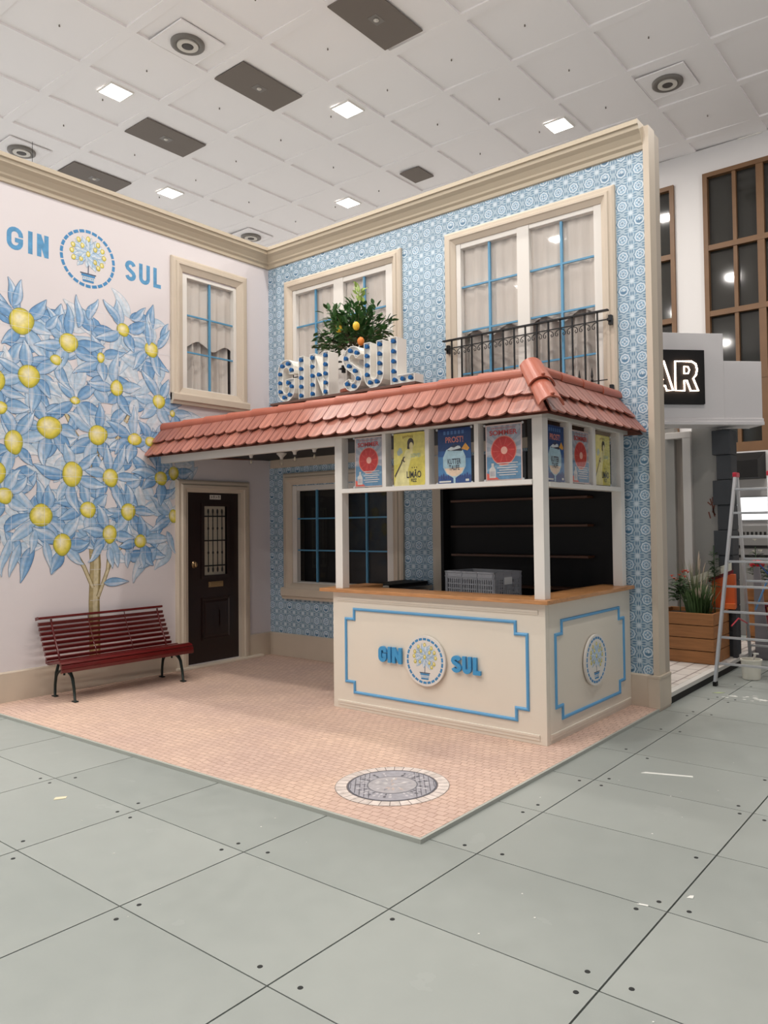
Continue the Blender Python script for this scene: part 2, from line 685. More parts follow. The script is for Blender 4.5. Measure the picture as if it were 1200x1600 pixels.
def floor_mat():
    M, b, g, x, y, z = start('grey_painted_plate', 0.42, 0.4)
    big = vnoise(0.9, g.outputs['Position'], 0, 5)
    fine = vnoise(9, g.outputs['Position'], 0, 6)
    ox = X.op('FLOOR', (x - 5.558) / 0.995)
    oy = X.op('FLOOR', (y + 4.212) / 0.7095)
    h = X.op('FRACT', X.op('SINE', ox * 12.99 + oy * 78.23) * 437.5)
    k = big * 0.5 + fine * 0.25 + h * 0.25
    col = mixc(k, c(136, 142, 138), c(168, 172, 167))
    scuff = vnoise(3.2, g.outputs['Position'], 0, 8)
    col = mixc((scuff > 0.68) * 0.16, col, c(176, 180, 176))
    X.nt.links.new(col.s, b.inputs['Base Color'])
    rr = fine * 0.25 + 0.3
    X.nt.links.new(rr.s, b.inputs['Roughness'])
    return M


PLATE = floor_mat()


def terracotta():
    M = bpy.data.materials.new('terracotta_roof_tile')
    M.use_nodes = True
    X.nt = M.node_tree
    nt = M.node_tree
    b = nt.nodes['Principled BSDF']
    b.inputs['Roughness'].default_value = 0.38
    tc = nt.nodes.new('ShaderNodeTexCoord')
    mp = nt.nodes.new('ShaderNodeMapping')
    mp.inputs['Scale'].default_value = (34, 1.6, 8)
    nt.links.new(tc.outputs['Object'], mp.inputs[0])
    n = vnoise(1.5, mp.outputs[0], 0, 4)
    oi = nt.nodes.new('ShaderNodeObjectInfo')
    k = (n - 0.5) * 2.4 + X(oi.outputs['Random']) * 0.5 + 0.2
    col = mixc(k, c(126, 68, 54), c(188, 122, 104))
    nt.links.new(col.s, b.inputs['Base Color'])
    return M


TERRA = terracotta()
TERRA_S = mat('terracotta_ridge', c(170, 92, 70), 0.42, var=0.08, vscale=6)

# ------------------------------------------------------------------ hall: floor, ceiling, back wall
FZ = -0.025
GX, GXP, GY, GYP = 5.558, 0.995, -4.212, 0.7095
mb = MB()
for i in range(-15, 12):
    for j in range(-10, 26):
        x0 = GX + i * GXP
        y0 = GY + j * GYP
        mb.box(x0 + .004, x0 + GXP - .004, y0 + .003, y0 + GYP - .003, FZ - 0.03, FZ)
mb.m = 1
mb.box(-9, 18, -11.5, 14.5, FZ - .06, FZ - .028)
rnd = random.Random(3)
for i in range(-6, 7):
    for j in range(-6, 9):
        for dx, dy in ((.09, .07), (-.09, .07), (.09, -.07), (-.09, -.07)):
            if rnd.random() < 0.62:
                x0 = GX + i * GXP + dx + rnd.uniform(-.03, .03)
                y0 = GY + j * GYP + dy + rnd.uniform(-.02, .02)
                if -.2 < x0 < 5.3 and -3.7 < y0 < 0.3: continue
                mb.lathe([(.0115, 0), (.0105, .0015)], x0, y0, FZ, 10)
floor = tag(mb.build('floor', [PLATE, mat('joint_black', c(34, 36, 35), 0.8)]),
            'grey painted metal floor plates with dark joints covering the hall floor', 'floor', kind='structure')

mb = MB()
CXP, CYP = 1.1375, 1.232
for i in range(-7, 11):
    for j in range(-7, 8):
        x0 = -1.968 + i * CXP
        y0 = -1.45 + j * CYP
        x1, y1 = x0 + CXP - .14, y0 + 1.095
        X1, Y1 = x0 + CXP, y0 + CYP
        D = CEIL + 0.03
        mb.quad((x0, y0, D), (x0, y1, D), (x1, y1, CEIL + .002), (x1, y0, CEIL + .002))
        mb.quad((x0, y0, CEIL), (x0, y1, CEIL), (x0, y1, D), (x0, y0, D))
        mb.quad((x0, y0, CEIL), (x1, y0, CEIL), (x1, y0, CEIL + .002), (x0, y0, D))
        mb.quad((x0, y1, CEIL), (x1, y1, CEIL), (x1, y1, CEIL + .002), (x0, y1, D))
        mb.quad((x1, y0, CEIL), (X1, y0, CEIL), (X1, Y1, CEIL), (x1, Y1, CEIL))
        mb.quad((x0, y1, CEIL), (x1, y1, CEIL), (x1, Y1, CEIL), (x0, Y1, CEIL))
mb.box(-11, 12, -11, 10.5, CEIL + .08, CEIL + .16)
tag(mb.build('ceiling', CEILW), 'white hall ceiling of shallow tilted square panels', 'ceiling', kind='structure')

# back wall of the hall with tall brown windows
HY = 6.31
wins = [(1.75, 3.34, 2.82, 7.52), (3.83, 7.3, 2.82, 7.56), (7.8, 11.2, 2.82, 7.56)]
mb = MB()
xs = sorted({-10, 12.5} | {w_[0] for w_ in wins} | {w_[1] for w_ in wins})
for a, b_ in zip(xs, xs[1:]):
    hole = [w_ for w_ in wins if w_[0] <= a < w_[1]]
    if hole:
        mb.box(a, b_, HY, HY + .3, FZ, hole[0][2])
        mb.box(a, b_, HY, HY + .3, hole[0][3], CEIL)
    else:
        mb.box(a, b_, HY, HY + .3, FZ, CEIL)
tag(mb.build('wall_hall', HALLW), 'white back wall of the hall behind the booths', 'wall', kind='structure')
wl = ['narrow visible strip of tall brown wooden window right behind the cream pilaster',
      'large tall brown wooden hall window above the lit bar sign', 'tall brown hall window outside the photo to the right']
for wi, (a, b_, z0, z1) in enumerate(wins):
    win = tag(bpy.data.objects.new('window_%d' % (wi + 5), None), wl[wi], 'window', kind='structure')
    win.location = (a, HY, z0)
    COL.objects.link(win)
    LOC[win.name] = (a, HY, z0)
    mb = MB()
    ring(mb, lambda u, v, h: (u, HY - h, v), a, b_, z0, z1, [(0, 0), (0, .05), (.075, .05), (.075, -.05)])
    zz = [6.28, 5.165, 4.04, 2.93]
    for z_ in zz:
        bx(mb, lambda u, v, h: (u, HY - h, v), a + .07, b_ - .07, z_ - .045, z_ + .045, -.04, .045)
    k = 0
    xx = a + .50
    while xx < b_ - .2:
        t = .03 if k % 2 == 0 else .055
        bx(mb, lambda u, v, h: (u, HY - h, v), xx - t, xx + t, z0 + .05, z1 - .05, -.04, .03 if k % 2 == 0 else .04)
        xx += .40 if k % 2 == 0 else .50
        k += 1
    mb.build('window_frame', BROWNFRAME, win)
    MB().box(a + .05, b_ - .05, HY + .05, HY + .06, z0, z1).build('pane', DARKGLASS, win)

# ceiling fixtures
fix = None
mbf = MB()
mbf.box(-.185, .185, -.185, -.165, -.022, 0).box(-.185, .185, .165, .185, -.022, 0).box(-.185, -.165, -.165, .165, -.022, 0).box(.165, .185, -.165, .165, -.022, 0)
seen = {(-1, -1): 'lit square downlight near the top left, beside the round diffuser and the dark ceiling panel',
        (0, 0): 'lit square downlight in the middle top of the ceiling',
        (1, 1): 'lit square downlight on the right, just above the top of the cornice',
        (-2, 0): 'lit square downlight at left just above the mural wall cornice',
        (-1, 1): 'small far lit square downlight above the tiled wall cornice, left of the small dark square'}
fixs = []
for n_, (i, j) in enumerate([k for k in seen] + [(i, j) for i in range(-3, 4) for j in range(-5, 3) if (i + j) % 2 == 0 and (i, j) not in seen]):
    lb = seen.get((i, j), 'lit square ceiling downlight outside the photographed part of the ceiling')
    p = (LX0 + i * LXP, LY0 + j * LYP, CEIL)
    if fix is None:
        fix = thing('ceiling_downlight', p, lb, 'ceiling light', 'square downlights in the hall ceiling')
        mbf.build('lamp_frame', WHITE_FRAME, fix, origin=(0, 0, 0))
        MB().box(-.165, .165, -.165, .165, -.020, -.012).build('diffuser', EMITW, fix, origin=(0, 0, 0))
    else:
        copy_tree(fix, p, lb)

pn = [(-5.03, .34, 'dark rectangular ceiling panel partly cut off by the mural wall cornice'),
      (-2.82, .33, 'dark rectangular ceiling panel between the two left downlights'),
      (-.55, .335, 'dark rectangular ceiling panel right of the upper left round diffuser'),
      (1.73, .265, 'dark rectangular ceiling panel cut off by the top edge of the photo')]
p0 = None
for px, py, lb in pn:
    if p0 is None:
        p0 = thing('ceiling_panel', (px, py, CEIL), lb, 'ceiling panel', 'dark rectangular ceiling panels')
        MB().box(-.315, .315, -.545, .545, -.018, .0).build('panel', VENTDARK, p0, origin=(0, 0, 0), bevel=.004)
        MB().lathe([(.035, -.03), (.03, -.02), (.012, -.045)], 0, 0, 0, 12).build('sprinkler', VENTLIGHT, p0, origin=(0, 0, 0))
        MB().box(-.07, .07, -.09, .09, -.021, -.018).build('centre_plate', VENTMID, p0, origin=(0, 0, 0))
    else:
        copy_tree(p0, (px, py, CEIL), lb)
tag(MB().box(-.21, .21, -.23, .23, -.02, 0).build('ceiling_hatch', VENTDARK, origin=(0, 0, 0)),
    'small dark square ceiling panel above the middle of the tiled wall cornice', 'ceiling panel').location = (-.475, 3.94, CEIL)

dn = [(-5.005, -.955, 'round air diffuser at the far left edge over the mural wall cornice'),
      (-.482, -.925, 'round air diffuser at the top left of the ceiling'),
      (-5.04, 3.95, 'small far round air diffuser just above the corner where the cornices meet'),
      (4.08, 3.93, 'round air diffuser at the right of the ceiling above the cream pilaster')]
d0 = None
for px, py, lb in dn:
    if d0 is None:
        d0 = thing('air_diffuser', (px, py, CEIL), lb, 'air diffuser', 'round air diffusers in the ceiling')
        mb = MB()
        ring(mb, lambda u, v, h: (u, v, -h), -.34, .34, -.34, .34, [(0, 0), (0, .02), (.012, .02), (.012, .012)])
        mb.box(-.33, .33, -.33, .33, -.014, 0)
        mb.build('square_plate', CEILW, d0, origin=(0, 0, 0))
        MB().lathe([(.215, 0), (.215, -.045), (.19, -.056), (.12, -.038), (.12, -.034)], 0, 0, 0, 28).build('outer_cone', VENTMID, d0, origin=(0, 0, 0), smooth=True)
        MB().lathe([(.135, -.034), (.135, -.060), (.075, -.060), (.075, -.034)], 0, 0, 0, 28).build('inner_ring', VENTLIGHT, d0, origin=(0, 0, 0))
        MB().lathe([(.07, -.034), (.065, -.063), (.02, -.066)], 0, 0, 0, 20).build('centre_cone', mat('diffuser_dark_core', c(70, 64, 60), .6), d0, origin=(0, 0, 0))
    else:
        copy_tree(d0, (px, py, CEIL), lb)
s0 = None
for i in range(-4, 7):
    for j in range(-1, 6):
        p = (-1.968 + i * CXP - .62, -1.45 + j * CYP + .55, CEIL + .02)
        if i % 2 == 0 and j % 2 == 1 and i < 3: continue
        if s0 is None:
            s0 = tag(MB().lathe([(.008, .03), (.008, -.02), (.012, -.022), (.008, -.03)], 0, 0, 0, 8).build('ceiling_screw_eye', VENTDARK, origin=(0, 0, 0)),
                     'tiny dark metal screw eye fixed in a white ceiling panel', 'ceiling fixing', 'tiny screw eyes in the ceiling panels')
            s0.location = p
        else:
            q = s0.copy(); COL.objects.link(q); q.location = p
t = thing('hanging_wire', (-4.6, -.97, CEIL), 'thin wire with a small weight hanging from the ceiling at the left edge', 'wire')
MB().tube([(-4.6, -.97, CEIL), (-4.6, -.97, CEIL - .62)], .004, 6).build('wire', IRON, t)
MB().tube([(-4.6, -.97, CEIL - .5), (-4.6, -.97, CEIL - .64)], .014, 8).build('weight', IRON, t)

# ------------------------------------------------------------------ booth platform
PF = [(-.12, -3.665), (5.253, -3.582), (5.253, .12), (-.12, .12)]
mb = MB()
mb.prism([(a, b_) for a, b_ in PF], lambda u, v, h: (u, v, h), FZ, -.001)
mb.m = 1
ins = [(-.10, -3.645), (5.235, -3.563), (5.235, .1), (-.1, .1)]
mb.prism(ins, lambda u, v, h: (u, v, h), -.002, 0)
tag(mb.build('floor_platform', [mat('platform_edge_grey', c(176, 178, 170), .5), COBBLE]),
    'low booth platform printed with pale pink cobblestones', 'platform', kind='structure')

# manhole print
mb = MB()
mcx, mcy = 4.585, -3.012
rnd = random.Random(5)
NS = 34
for k in range(NS):
    a0, a1 = 2 * math.pi * (k + .04) / NS, 2 * math.pi * (k + .96) / NS
    g_ = rnd.uniform(-10, 6)
    pts = []
    for rr, aa in ((.298, a0), (.368, a0), (.368, a1), (.298, a1)):
        pts.append((mcx + rr * math.cos(aa), mcy + rr * math.sin(aa), .0016))
    mb.quad(*pts, col=c(220 + g_, 208 + g_, 200 + g_))


def disc(mb, cx, cy, z, r, col, n=40):
    mb.quad(*[(cx + r * math.cos(2 * math.pi * k / n), cy + r * math.sin(2 * math.pi * k / n), z) for k in range(n)], col=col)


disc(mb, mcx, mcy, .0010, .372, c(132, 120, 114))
disc(mb, mcx, mcy, .0020, .292, c(100, 100, 108))
disc(mb, mcx, mcy, .0024, .280, c(166, 164, 170))
for k in range(-9, 10):
    x_ = k * .03
    if abs(k) < 2: continue
    for sy in (-1, 1):
        y0_ = .15 if abs(x_) < .15 else .0
        y1_ = math.sqrt(max(0, .276 ** 2 - x_ ** 2))
        if k > 0 and sy < 0: pass
        # parallel grooves run left and right of the centre field
        dxr, dyr = math.cos(.7), math.sin(.7)
        def rt(a_, b_): return (mcx + a_ * dxr - b_ * dyr, mcy + a_ * dyr + b_ * dxr, .0028)
        if abs(x_) > .13:
            mb.quad(rt(x_ - .003, 0), rt(x_ + .003, 0), rt(x_ + .003, sy * y1_), rt(x_ - .003, sy * y1_), col=c(112, 110, 116))
disc(mb, mcx, mcy, .0030, .165, c(120, 120, 126))
disc(mb, mcx, mcy, .0034, .157, c(178, 174, 176))
for k in range(40):
    a_ = 2 * math.pi * k / 40
    if rnd.random() < .75:
        for rr in (.185, .225):
            w_ = rnd.uniform(.004, .009)
            ca, sa = math.cos(a_), math.sin(a_)
            p_ = Vector((mcx + rr * ca, mcy + rr * sa, .0036))
            t_ = Vector((-sa, ca, 0)) * w_
            n_ = Vector((ca, sa, 0)) * .013
            mb.quad(p_ - t_ - n_, p_ + t_ - n_, p_ + t_ + n_, p_ - t_ + n_, col=c(198, 194, 196) if k % 3 else c(110, 108, 114))
for k in range(26):
    a_ = rnd.uniform(0, 6.28); rr = rnd.uniform(0, .12)
    p_ = Vector((mcx + rr * math.cos(a_), mcy + rr * math.sin(a_), .0038 + k * .00002))
    u_ = Vector((math.cos(a_), math.sin(a_), 0)) * rnd.uniform(.012, .035)
    v_ = Vector((-math.sin(a_), math.cos(a_), 0)) * rnd.uniform(.004, .012)
    mb.quad(p_ - u_, p_ - v_, p_ + u_, p_ + v_, col=rnd.choice([c(206, 202, 200), c(150, 148, 156), c(196, 180, 172)]))
tag(mb.build('manhole_graphic', PAINT, origin=(0, 0, 0)), 'round grey manhole cover with a ring of white stones, printed on the platform floor', 'floor graphic')

# ------------------------------------------------------------------ booth walls
WT = 5.30
# openings
UL = (.478, 2.173, 2.62, 4.752)
UR = (3.075, 4.772, 2.62, 4.772)
GF = (.447, 2.14, .90, 2.207)
MW = (-1.372, -.553, 3.335, 4.742)
DR = (-1.33, -.50, .035, 2.125)


def holed_wall(fn, u0, u1, v0, v1, holes, m_, name, th=.12):
    us = sorted({u0, u1} | {h[0] for h in holes} | {h[1] for h in holes})
    mb = MB()
    for a, b_ in zip(us, us[1:]):
        hs = sorted([h for h in holes if h[0] <= a + 1e-6 and h[1] >= b_ - 1e-6], key=lambda h: h[2])
        z = v0
        for h in hs:
            bx(mb, fn, a, b_, z, h[2], -th, 0)
            z = h[3]
        bx(mb, fn, a, b_, z, v1, -th, 0)
    return mb.build(name, m_)


tag(holed_wall(TILEW, 0, 5.2, 0, WT, [UL, UR, GF], AZULEJO, 'wall_right'), 'booth wall covered in small blue and white patterned tiles', 'wall', kind='structure')
tag(holed_wall(MURAL, -3.60, 0.12, 0, WT, [MW, DR], PINKWHITE, 'wall_left'), 'pale pinkish white booth wall carrying the painted lemon tree', 'wall', kind='structure')

# baseboards, plinth, pilaster, cornice
HB = .293
mb = MB()
for a, b_ in ((-3.60, -1.46), (-.375, 0)):
    mb.prism([(0, 0), (.032, 0), (.032, HB - .012), (.022, HB), (0, HB)], lambda u, v, h: (u, h, v), a, b_)
tag(mb.build('baseboard_left', CREAM_TRIM), 'tall cream baseboard below the mural', 'baseboard', kind='structure')
mb = MB()
mb.prism([(0, 0), (.032, 0), (.032, HB - .012), (.022, HB), (0, HB)], lambda u, v, h: (h, -u, v), .032, 5.2)
tag(mb.build('baseboard_right', CREAM_TRIM), 'tall cream baseboard below the blue tiled wall', 'baseboard', kind='structure')
mb = MB()
mb.box(5.15, 5.262, -.05, .24, 0, HB - .01)
mb.box(5.15, 5.268, -.056, .235, HB - .025, HB)
mb.box(5.2, 5.256, -.052, .24, FZ, .01)
tag(mb.build('trim_1', CREAM_TRIM, bevel=.003), 'cream plinth block at the right end of the tiled wall', 'plinth', kind='structure')
mb = MB()
mb.box(5.197, 5.209, -.03, .12, HB, 5.345).box(5.241, 5.253, -.03, .12, HB, 5.345).box(5.209, 5.241, -.03, -.018, HB, 5.345).box(5.209, 5.241, .108, .12, HB, 5.345)
tag(mb.build('trim_2', CREAM_TRIM), 'tall cream pilaster closing the right end of the tiled wall', 'pilaster', kind='structure')
mb = MB()
mb.box(5.14, 5.247, .122, .25, 0, 5.33)
tag(mb.build('trim_3', mat('raw_panel_edge', c(178, 166, 152), .6)), 'greyish beige back edge strip behind the cream pilaster', 'panel edge', kind='structure')
prof = [(0, 5.135), (.022, 5.14), (.028, 5.175), (.05, 5.195), (.055, 5.215), (.09, 5.26), (.125, 5.29), (.13, 5.325), (.15, 5.33), (.15, 5.372), (-.12, 5.372), (-.12, 5.30)]
mb = MB()
path = lambda d: [(d, -3.60), (d, -d), (5.197, -d)]
for (d0_, z0_), (d1_, z1_) in zip(prof, prof[1:]):
    a, b_ = path(d0_), path(d1_)
    for i in range(2):
        mb.quad((*a[i], z0_), (*a[i + 1], z0_), (*b_[i + 1], z1_), (*b_[i], z1_))
for i in (0, 2):
    mb.quad(*[(*path(d)[i], z) for d, z in prof])
tag(mb.build('trim_4', mat('taupe_cornice_paint', c(192, 178, 156), .5)), 'moulded cream cornice along the top of both booth walls', 'cornice', kind='structure')


# ------------------------------------------------------------------ windows
def curtain(x0, x1, z0, z1, depth, fn, seed, hem=None):
    rnd = random.Random(seed)
    mb = MB()
    N = int((x1 - x0) / .008)
    ph = [rnd.uniform(0, 6) for _ in range(4)]
    rows = 14
    def d(u, t):
        f = .022 * math.sin(u * 46 + ph[0] + t * .6) + .014 * math.sin(u * 27 + ph[1]) + .006 * math.sin(u * 97 + ph[2] - t)
        return -(depth + f * (1.15 + .25 * t)) if hem is None else -(depth + f * .3)
    def zb(u):
        if hem is None: return z0
        return hem + .045 * math.sin(u * 15 + ph[3])
    k = len(mb.v)
    for i in range(N + 1):
        u = x0 + (x1 - x0) * i / N
        for j in range(rows + 1):
            t = j / rows
            mb.v.append(tuple(fn(u, z1 + (zb(u) - z1) * t, d(u, t))))
    for i in range(N):
        for j in range(rows):
            a = k + i * (rows + 1) + j
            mb.f.append((a, a + 1, a + rows + 2, a + rows + 1))
            mb.mi.append(0)
    return mb


def window(idx, fn, hole, outer, glass_panes, bars_v, bars_h, label, curtains=True, sill=None, open_bottom=False, room=GREYROOM, depth=.36, seed=1, clabel=None, origin=None, frame_mat=CREAM_TRIM):
    w_ = tag(bpy.data.objects.new('window_%d' % idx, None), label, 'window', kind='structure')
    w_.location = origin
    COL.objects.link(w_)
    LOC[w_.name] = origin
    # architrave
    mb = MB()
    ring(mb, fn, outer[0], outer[1], outer[2], outer[3], [(0, 0), (0, .03), (.02, .045), (.05, .045), (.06, .062), (.085, .062), (.095, .05), (outer[4], .02), (outer[4], -.05)], open_bottom)
    mb.build('architrave', frame_mat, w_)
    if sill:
        mb = MB()
        a, b_, z0, z1 = sill
        mb.prism([(0, z0), (.045, z0), (.055, z0 + .03), (.075, z0 + .045), (.075, z1 - .015), (.06, z1), (-.05, z1)], lambda u, v, h: fn(h, v, u), a, b_)
        mb.build('window_sill', frame_mat, w_)
    # sash
    mb = MB()
    x0, x1, z0, z1 = hole
    us = sorted([x0] + [g for p in glass_panes for g in p[:2]] + [x1])
    gz0, gz1 = glass_panes[0][2], glass_panes[0][3]
    for a, b_ in zip(us[::2], us[1::2]):
        bx(mb, fn, a, b_, z0, z1, -.045, .012)
    for p in glass_panes:
        bx(mb, fn, p[0], p[1], p[3], z1, -.045, .008)
        bx(mb, fn, p[0], p[1], z0, p[2], -.045, .008)
    mb.build('sash', WHITE_FRAME, w_, bevel=.004)
    mb = MB()
    for v_ in bars_v:
        bx(mb, fn, v_ - .012, v_ + .012, gz0, gz1, -.028, -.004)
    for h_ in bars_h:
        for p in glass_panes:
            bx(mb, fn, p[0], p[1], h_ - .009, h_ + .009, -.026, -.006)
    mb.build('glazing_bars', BLUE_MUNTIN, w_)
    mb = MB()
    for p in glass_panes:
        mb.quad(fn(p[0], p[2], -.03), fn(p[1], p[2], -.03), fn(p[1], p[3], -.03), fn(p[0], p[3], -.03))
    mb.build('pane', GLASS, w_)
    # closed box behind
    mb = MB()
    bx(mb, fn, x0 - .02, x1 + .02, z0 - .02, z1 + .02, -depth - .02, -depth)
    bx(mb, fn, x0 - .03, x0 - .001, z0 - .02, z1 + .02, -depth, -.121)
    bx(mb, fn, x1 + .001, x1 + .03, z0 - .02, z1 + .02, -depth, -.121)
    bx(mb, fn, x0 - .02, x1 + .02, z0 - .03, z0 - .001, -depth, -.121)
    bx(mb, fn, x0 - .02, x1 + .02, z1 + .001, z1 + .03, -depth, -.121)
    mb.build('window_back_box', room, w_)
    if curtains:
        cb = curtain(x0 + .01, x1 - .01, z0 + .01, z1 - .01, .118, fn, seed)
        o = tag(cb.build('curtain', CURTAIN, origin=origin, smooth=True), 'long sheer grey curtain ' + clabel, 'curtain')
        cb = curtain(x0 + .01, x1 - .01, z0 + .01, z1 - .02, .050, fn, seed + 7, hem=z0 + (z1 - z0) * curtains)
        o = tag(cb.build('curtain_valance', CURTAIN, origin=origin, smooth=True), 'shorter front sheer layer with a wavy hem ' + clabel, 'curtain')
    return w_


window(1, TILEW, UR, (2.935, 4.912, 2.62, 4.885, .14), [(3.135, 3.838, 2.75, 4.69), (3.98, 4.69, 2.75, 4.70)], [3.49, 4.335], [4.265, 3.78, 3.315],
       'large upper French window with blue glazing bars behind the long black railing', curtains=.52, open_bottom=True, seed=4,
       clabel='in the large upper right French window', origin=(3.9, 0, 2.62))
window(2, TILEW, UL, (.338, 2.313, 2.62, 4.892, .14), [(.537, 1.216, 2.75, 4.70), (1.38, 2.067, 2.75, 4.69)], [.883, 1.711], [4.27, 3.785, 3.315],
       'upper French window left of centre, behind the bulb lettering and lemon tree', curtains=.52, open_bottom=True, seed=9,
       clabel='in the upper window behind the lemon tree', origin=(1.3, 0, 2.62))
window(3, TILEW, GF, (.293, 2.300, .80, 2.374, .155), [(.527, 1.21, .972, 2.144), (1.375, 2.047, .972, 2.144)], [.872, 1.711], [1.78, 1.375],
       'dark ground floor window with blue glazing bars beside the corner of the booth', curtains=False, sill=(.28, 2.31, .745, .895),
       room=DARKROOM, origin=(1.3, 0, .9), depth=.2)
window(4, MURAL, MW, (-1.53, -.395, 3.20, 4.925, .16), [(-1.302, -.6, 3.37, 4.708)], [-.955], [4.26, 3.81],
       'small upper window with blue glazing bars in the mural wall', curtains=.42, sill=(-1.53, -.385, 3.155, 3.285), seed=13,
       clabel='in the small window of the mural wall', origin=(0, -.95, 3.3))

# ------------------------------------------------------------------ door
dr = tag(bpy.data.objects.new('door_1', None), 'dark brown front door with iron grille in a cream frame on the mural wall', 'door', kind='structure')
dr.location = (0, -.87, 0)
COL.objects.link(dr)
LOC[dr.name] = (0, -.87, 0)
mb = MB()
ring(mb, MURAL, -1.47, -.375, 0.0, 2.258, [(0, 0), (0, .035), (.02, .05), (.05, .05), (.065, .07), (.1, .07), (.11, .055), (.148, .045), (.148, -.07)], True)
mb.build('door_frame', CREAM_TRIM, dr)
MB().box(-.08, .105, -1.49, -.20, 0, .03).build('threshold', mat('pale_threshold', c(226, 214, 196), .5), dr, bevel=.006)
GLy = (-1.055, -.708, 1.095, 1.945)
mb = MB()
a0, a1, z0, z1 = DR
for u0, u1, v0, v1 in ((a0, GLy[0], z0, z1), (GLy[1], a1, z0, z1), (GLy[0], GLy[1], z0, GLy[2]), (GLy[0], GLy[1], GLy[3], z1)):
    bx(mb, MURAL, u0, u1, v0, v1, -.06, -.015)
ring(mb, MURAL, -1.09, -.66, .3, .82, [(0, -.015), (0, .002), (.02, .004), (.035, -.008), (.06, -.002), (.16, -.002)])
ring(mb, MURAL, GLy[0] - .04, GLy[1] + .04, GLy[2] - .04, GLy[3] + .04, [(0, -.015), (0, .0), (.04, .004), (.04, -.04)])
leaf = mb.build('door_leaf', DARKWOOD, dr)
mb = MB()
bx(mb, MURAL, GLy[0] - .01, GLy[1] + .01, GLy[2] - .01, GLy[3] + .01, -.055, -.045)
mb.build('frosted_pane', mat('frosted_pale_glass', c(206, 196, 176), .35), leaf)
mb = MB()
for z_ in (1.21, 1.52, 1.82):
    bx(mb, MURAL, GLy[0], GLy[1], z_ - .008, z_ + .008, -.02, -.008)
for k in range(4):
    y_ = GLy[0] + (GLy[1] - GLy[0]) * (k + 1) / 5
    mb.tube([(-.014, y_, 1.14), (-.014, y_, 1.9)], .006, 8)
    for z_ in (1.16, 1.37, 1.67, 1.88):
        mb.ball(-.014, y_, z_, .012, .012, .022 if z_ in (1.37, 1.67) else .035, 6)
mb.build('grille', IRON, leaf)
mb = MB()
bx(mb, MURAL, -.985, -.767, .945, 1.012, -.016, -.006)
bx(mb, MURAL, -.965, -.787, .96, .998, -.006, 0)
mb.build('letter_slot', BRASS, leaf, bevel=.004)
mb = MB()
mb.lathe([(.028, 0), (.028, .008), (.012, .012), (.012, .03), (.022, .04), (.018, .052)], 0, 0, 0, 16, fn=lambda x, y, z: (-.015 + z, -1.20 + x, 1.235 + y * 1.6))
mb.build('door_knob', BRASS, leaf, smooth=True)
mb = MB()
bx(mb, MURAL, -.962, -.797, 2.03, 2.085, -.016, -.010)
pl = mb.build('number_plate', mat('white_enamel_plate', c(214, 208, 200), .4), leaf)
mb = MB()
for k in range(4):
    u_ = -.945 + k * .036
    stroke(mb, [(u_, 2.045), (u_, 2.072), (u_ + .016, 2.072), (u_ + .016, 2.045)] if k % 2 else [(u_, 2.045), (u_ + .014, 2.058), (u_, 2.072)], .006, MURAL, -.010, -.009)
mb.build('plate_marks', BLACK, pl)

# ------------------------------------------------------------------ mural
rnd = random.Random(11)
DK, OUT = c(106, 150, 192), c(74, 100, 132)
MID, LT = c(160, 190, 216), c(222, 226, 233)
LEMW, LEMY, LEMO = c(244, 236, 206), c(220, 204, 84), c(160, 156, 48)
FZH = [0.0012]


def lerp(a, b_, t): return tuple(a[i] + (b_[i] - a[i]) * t for i in range(4))


def in_hole(y, z):
    return (-1.50 < y < -.40 and 3.17 < z < 4.9) or (-1.44 < y < -.4 and z < 2.23) or y < -3.598 or y > -.02


def leafshape(mb, fn, bx_, bz, ang, L, wd, curl, pal, zeps=5e-6, outline=True, check=True):
    n = 9
    ctr, wdt, nrm = [], [], []
    swing = 2.0 * math.sin(bx_ * 91 + bz * 57)
    a = ang - swing * .3
    p = [bx_, bz]
    for i in range(n + 1):
        t = i / n
        ctr.append((p[0], p[1]))
        nrm.append((-math.sin(a), math.cos(a)))
        wdt.append(wd * .5 * (math.sin(math.pi * min(1, t ** .72)) ** 1.05) + .0008)
        p = [p[0] + math.cos(a) * L / n, p[1] + math.sin(a) * L / n]
        a += (curl + swing * math.cos(math.pi * (i + .5) / n)) / n
    if check and any(in_hole(*q) for q in ctr): return
    FZH[0] += zeps
    h0 = FZH[0]
    ow = wd * .035
    if outline:
        for i in range(n):
            q = []
            for k, sg in ((i, 1), (i + 1, 1), (i + 1, -1), (i, -1)):
                e = wdt[k] + ow
                q.append(fn(ctr[k][0] + nrm[k][0] * e * sg, ctr[k][1] + nrm[k][1] * e * sg, h0))
            mb.quad(*q, col=pal[0])
    FZH[0] += zeps
    h1 = FZH[0]
    d, md, lt = pal[1:]
    # across: dark edge, light, mid rib, mid, dark
    cs = [-1, -.45, -.06, .06, .5, 1]
    cc = [md, lt, md, lerp(md, d, .6), md, d]
    for i in range(n):
        ta, tb = i / n, (i + 1) / n
        for j in range(5):
            q, cl = [], []
            for k, jj, tt in ((i, j, ta), (i + 1, j, tb), (i + 1, j + 1, tb), (i, j + 1, ta)):
                e = wdt[k] * cs[jj]
                q.append(fn(ctr[k][0] + nrm[k][0] * e, ctr[k][1] + nrm[k][1] * e, h1))
                cl.append(lerp(cc[jj], d, .55 * (1 - tt)) if tt < .6 else lerp(cc[jj], lt, .35 * (tt - .6)))
            mb.quad(*q, col=cl)


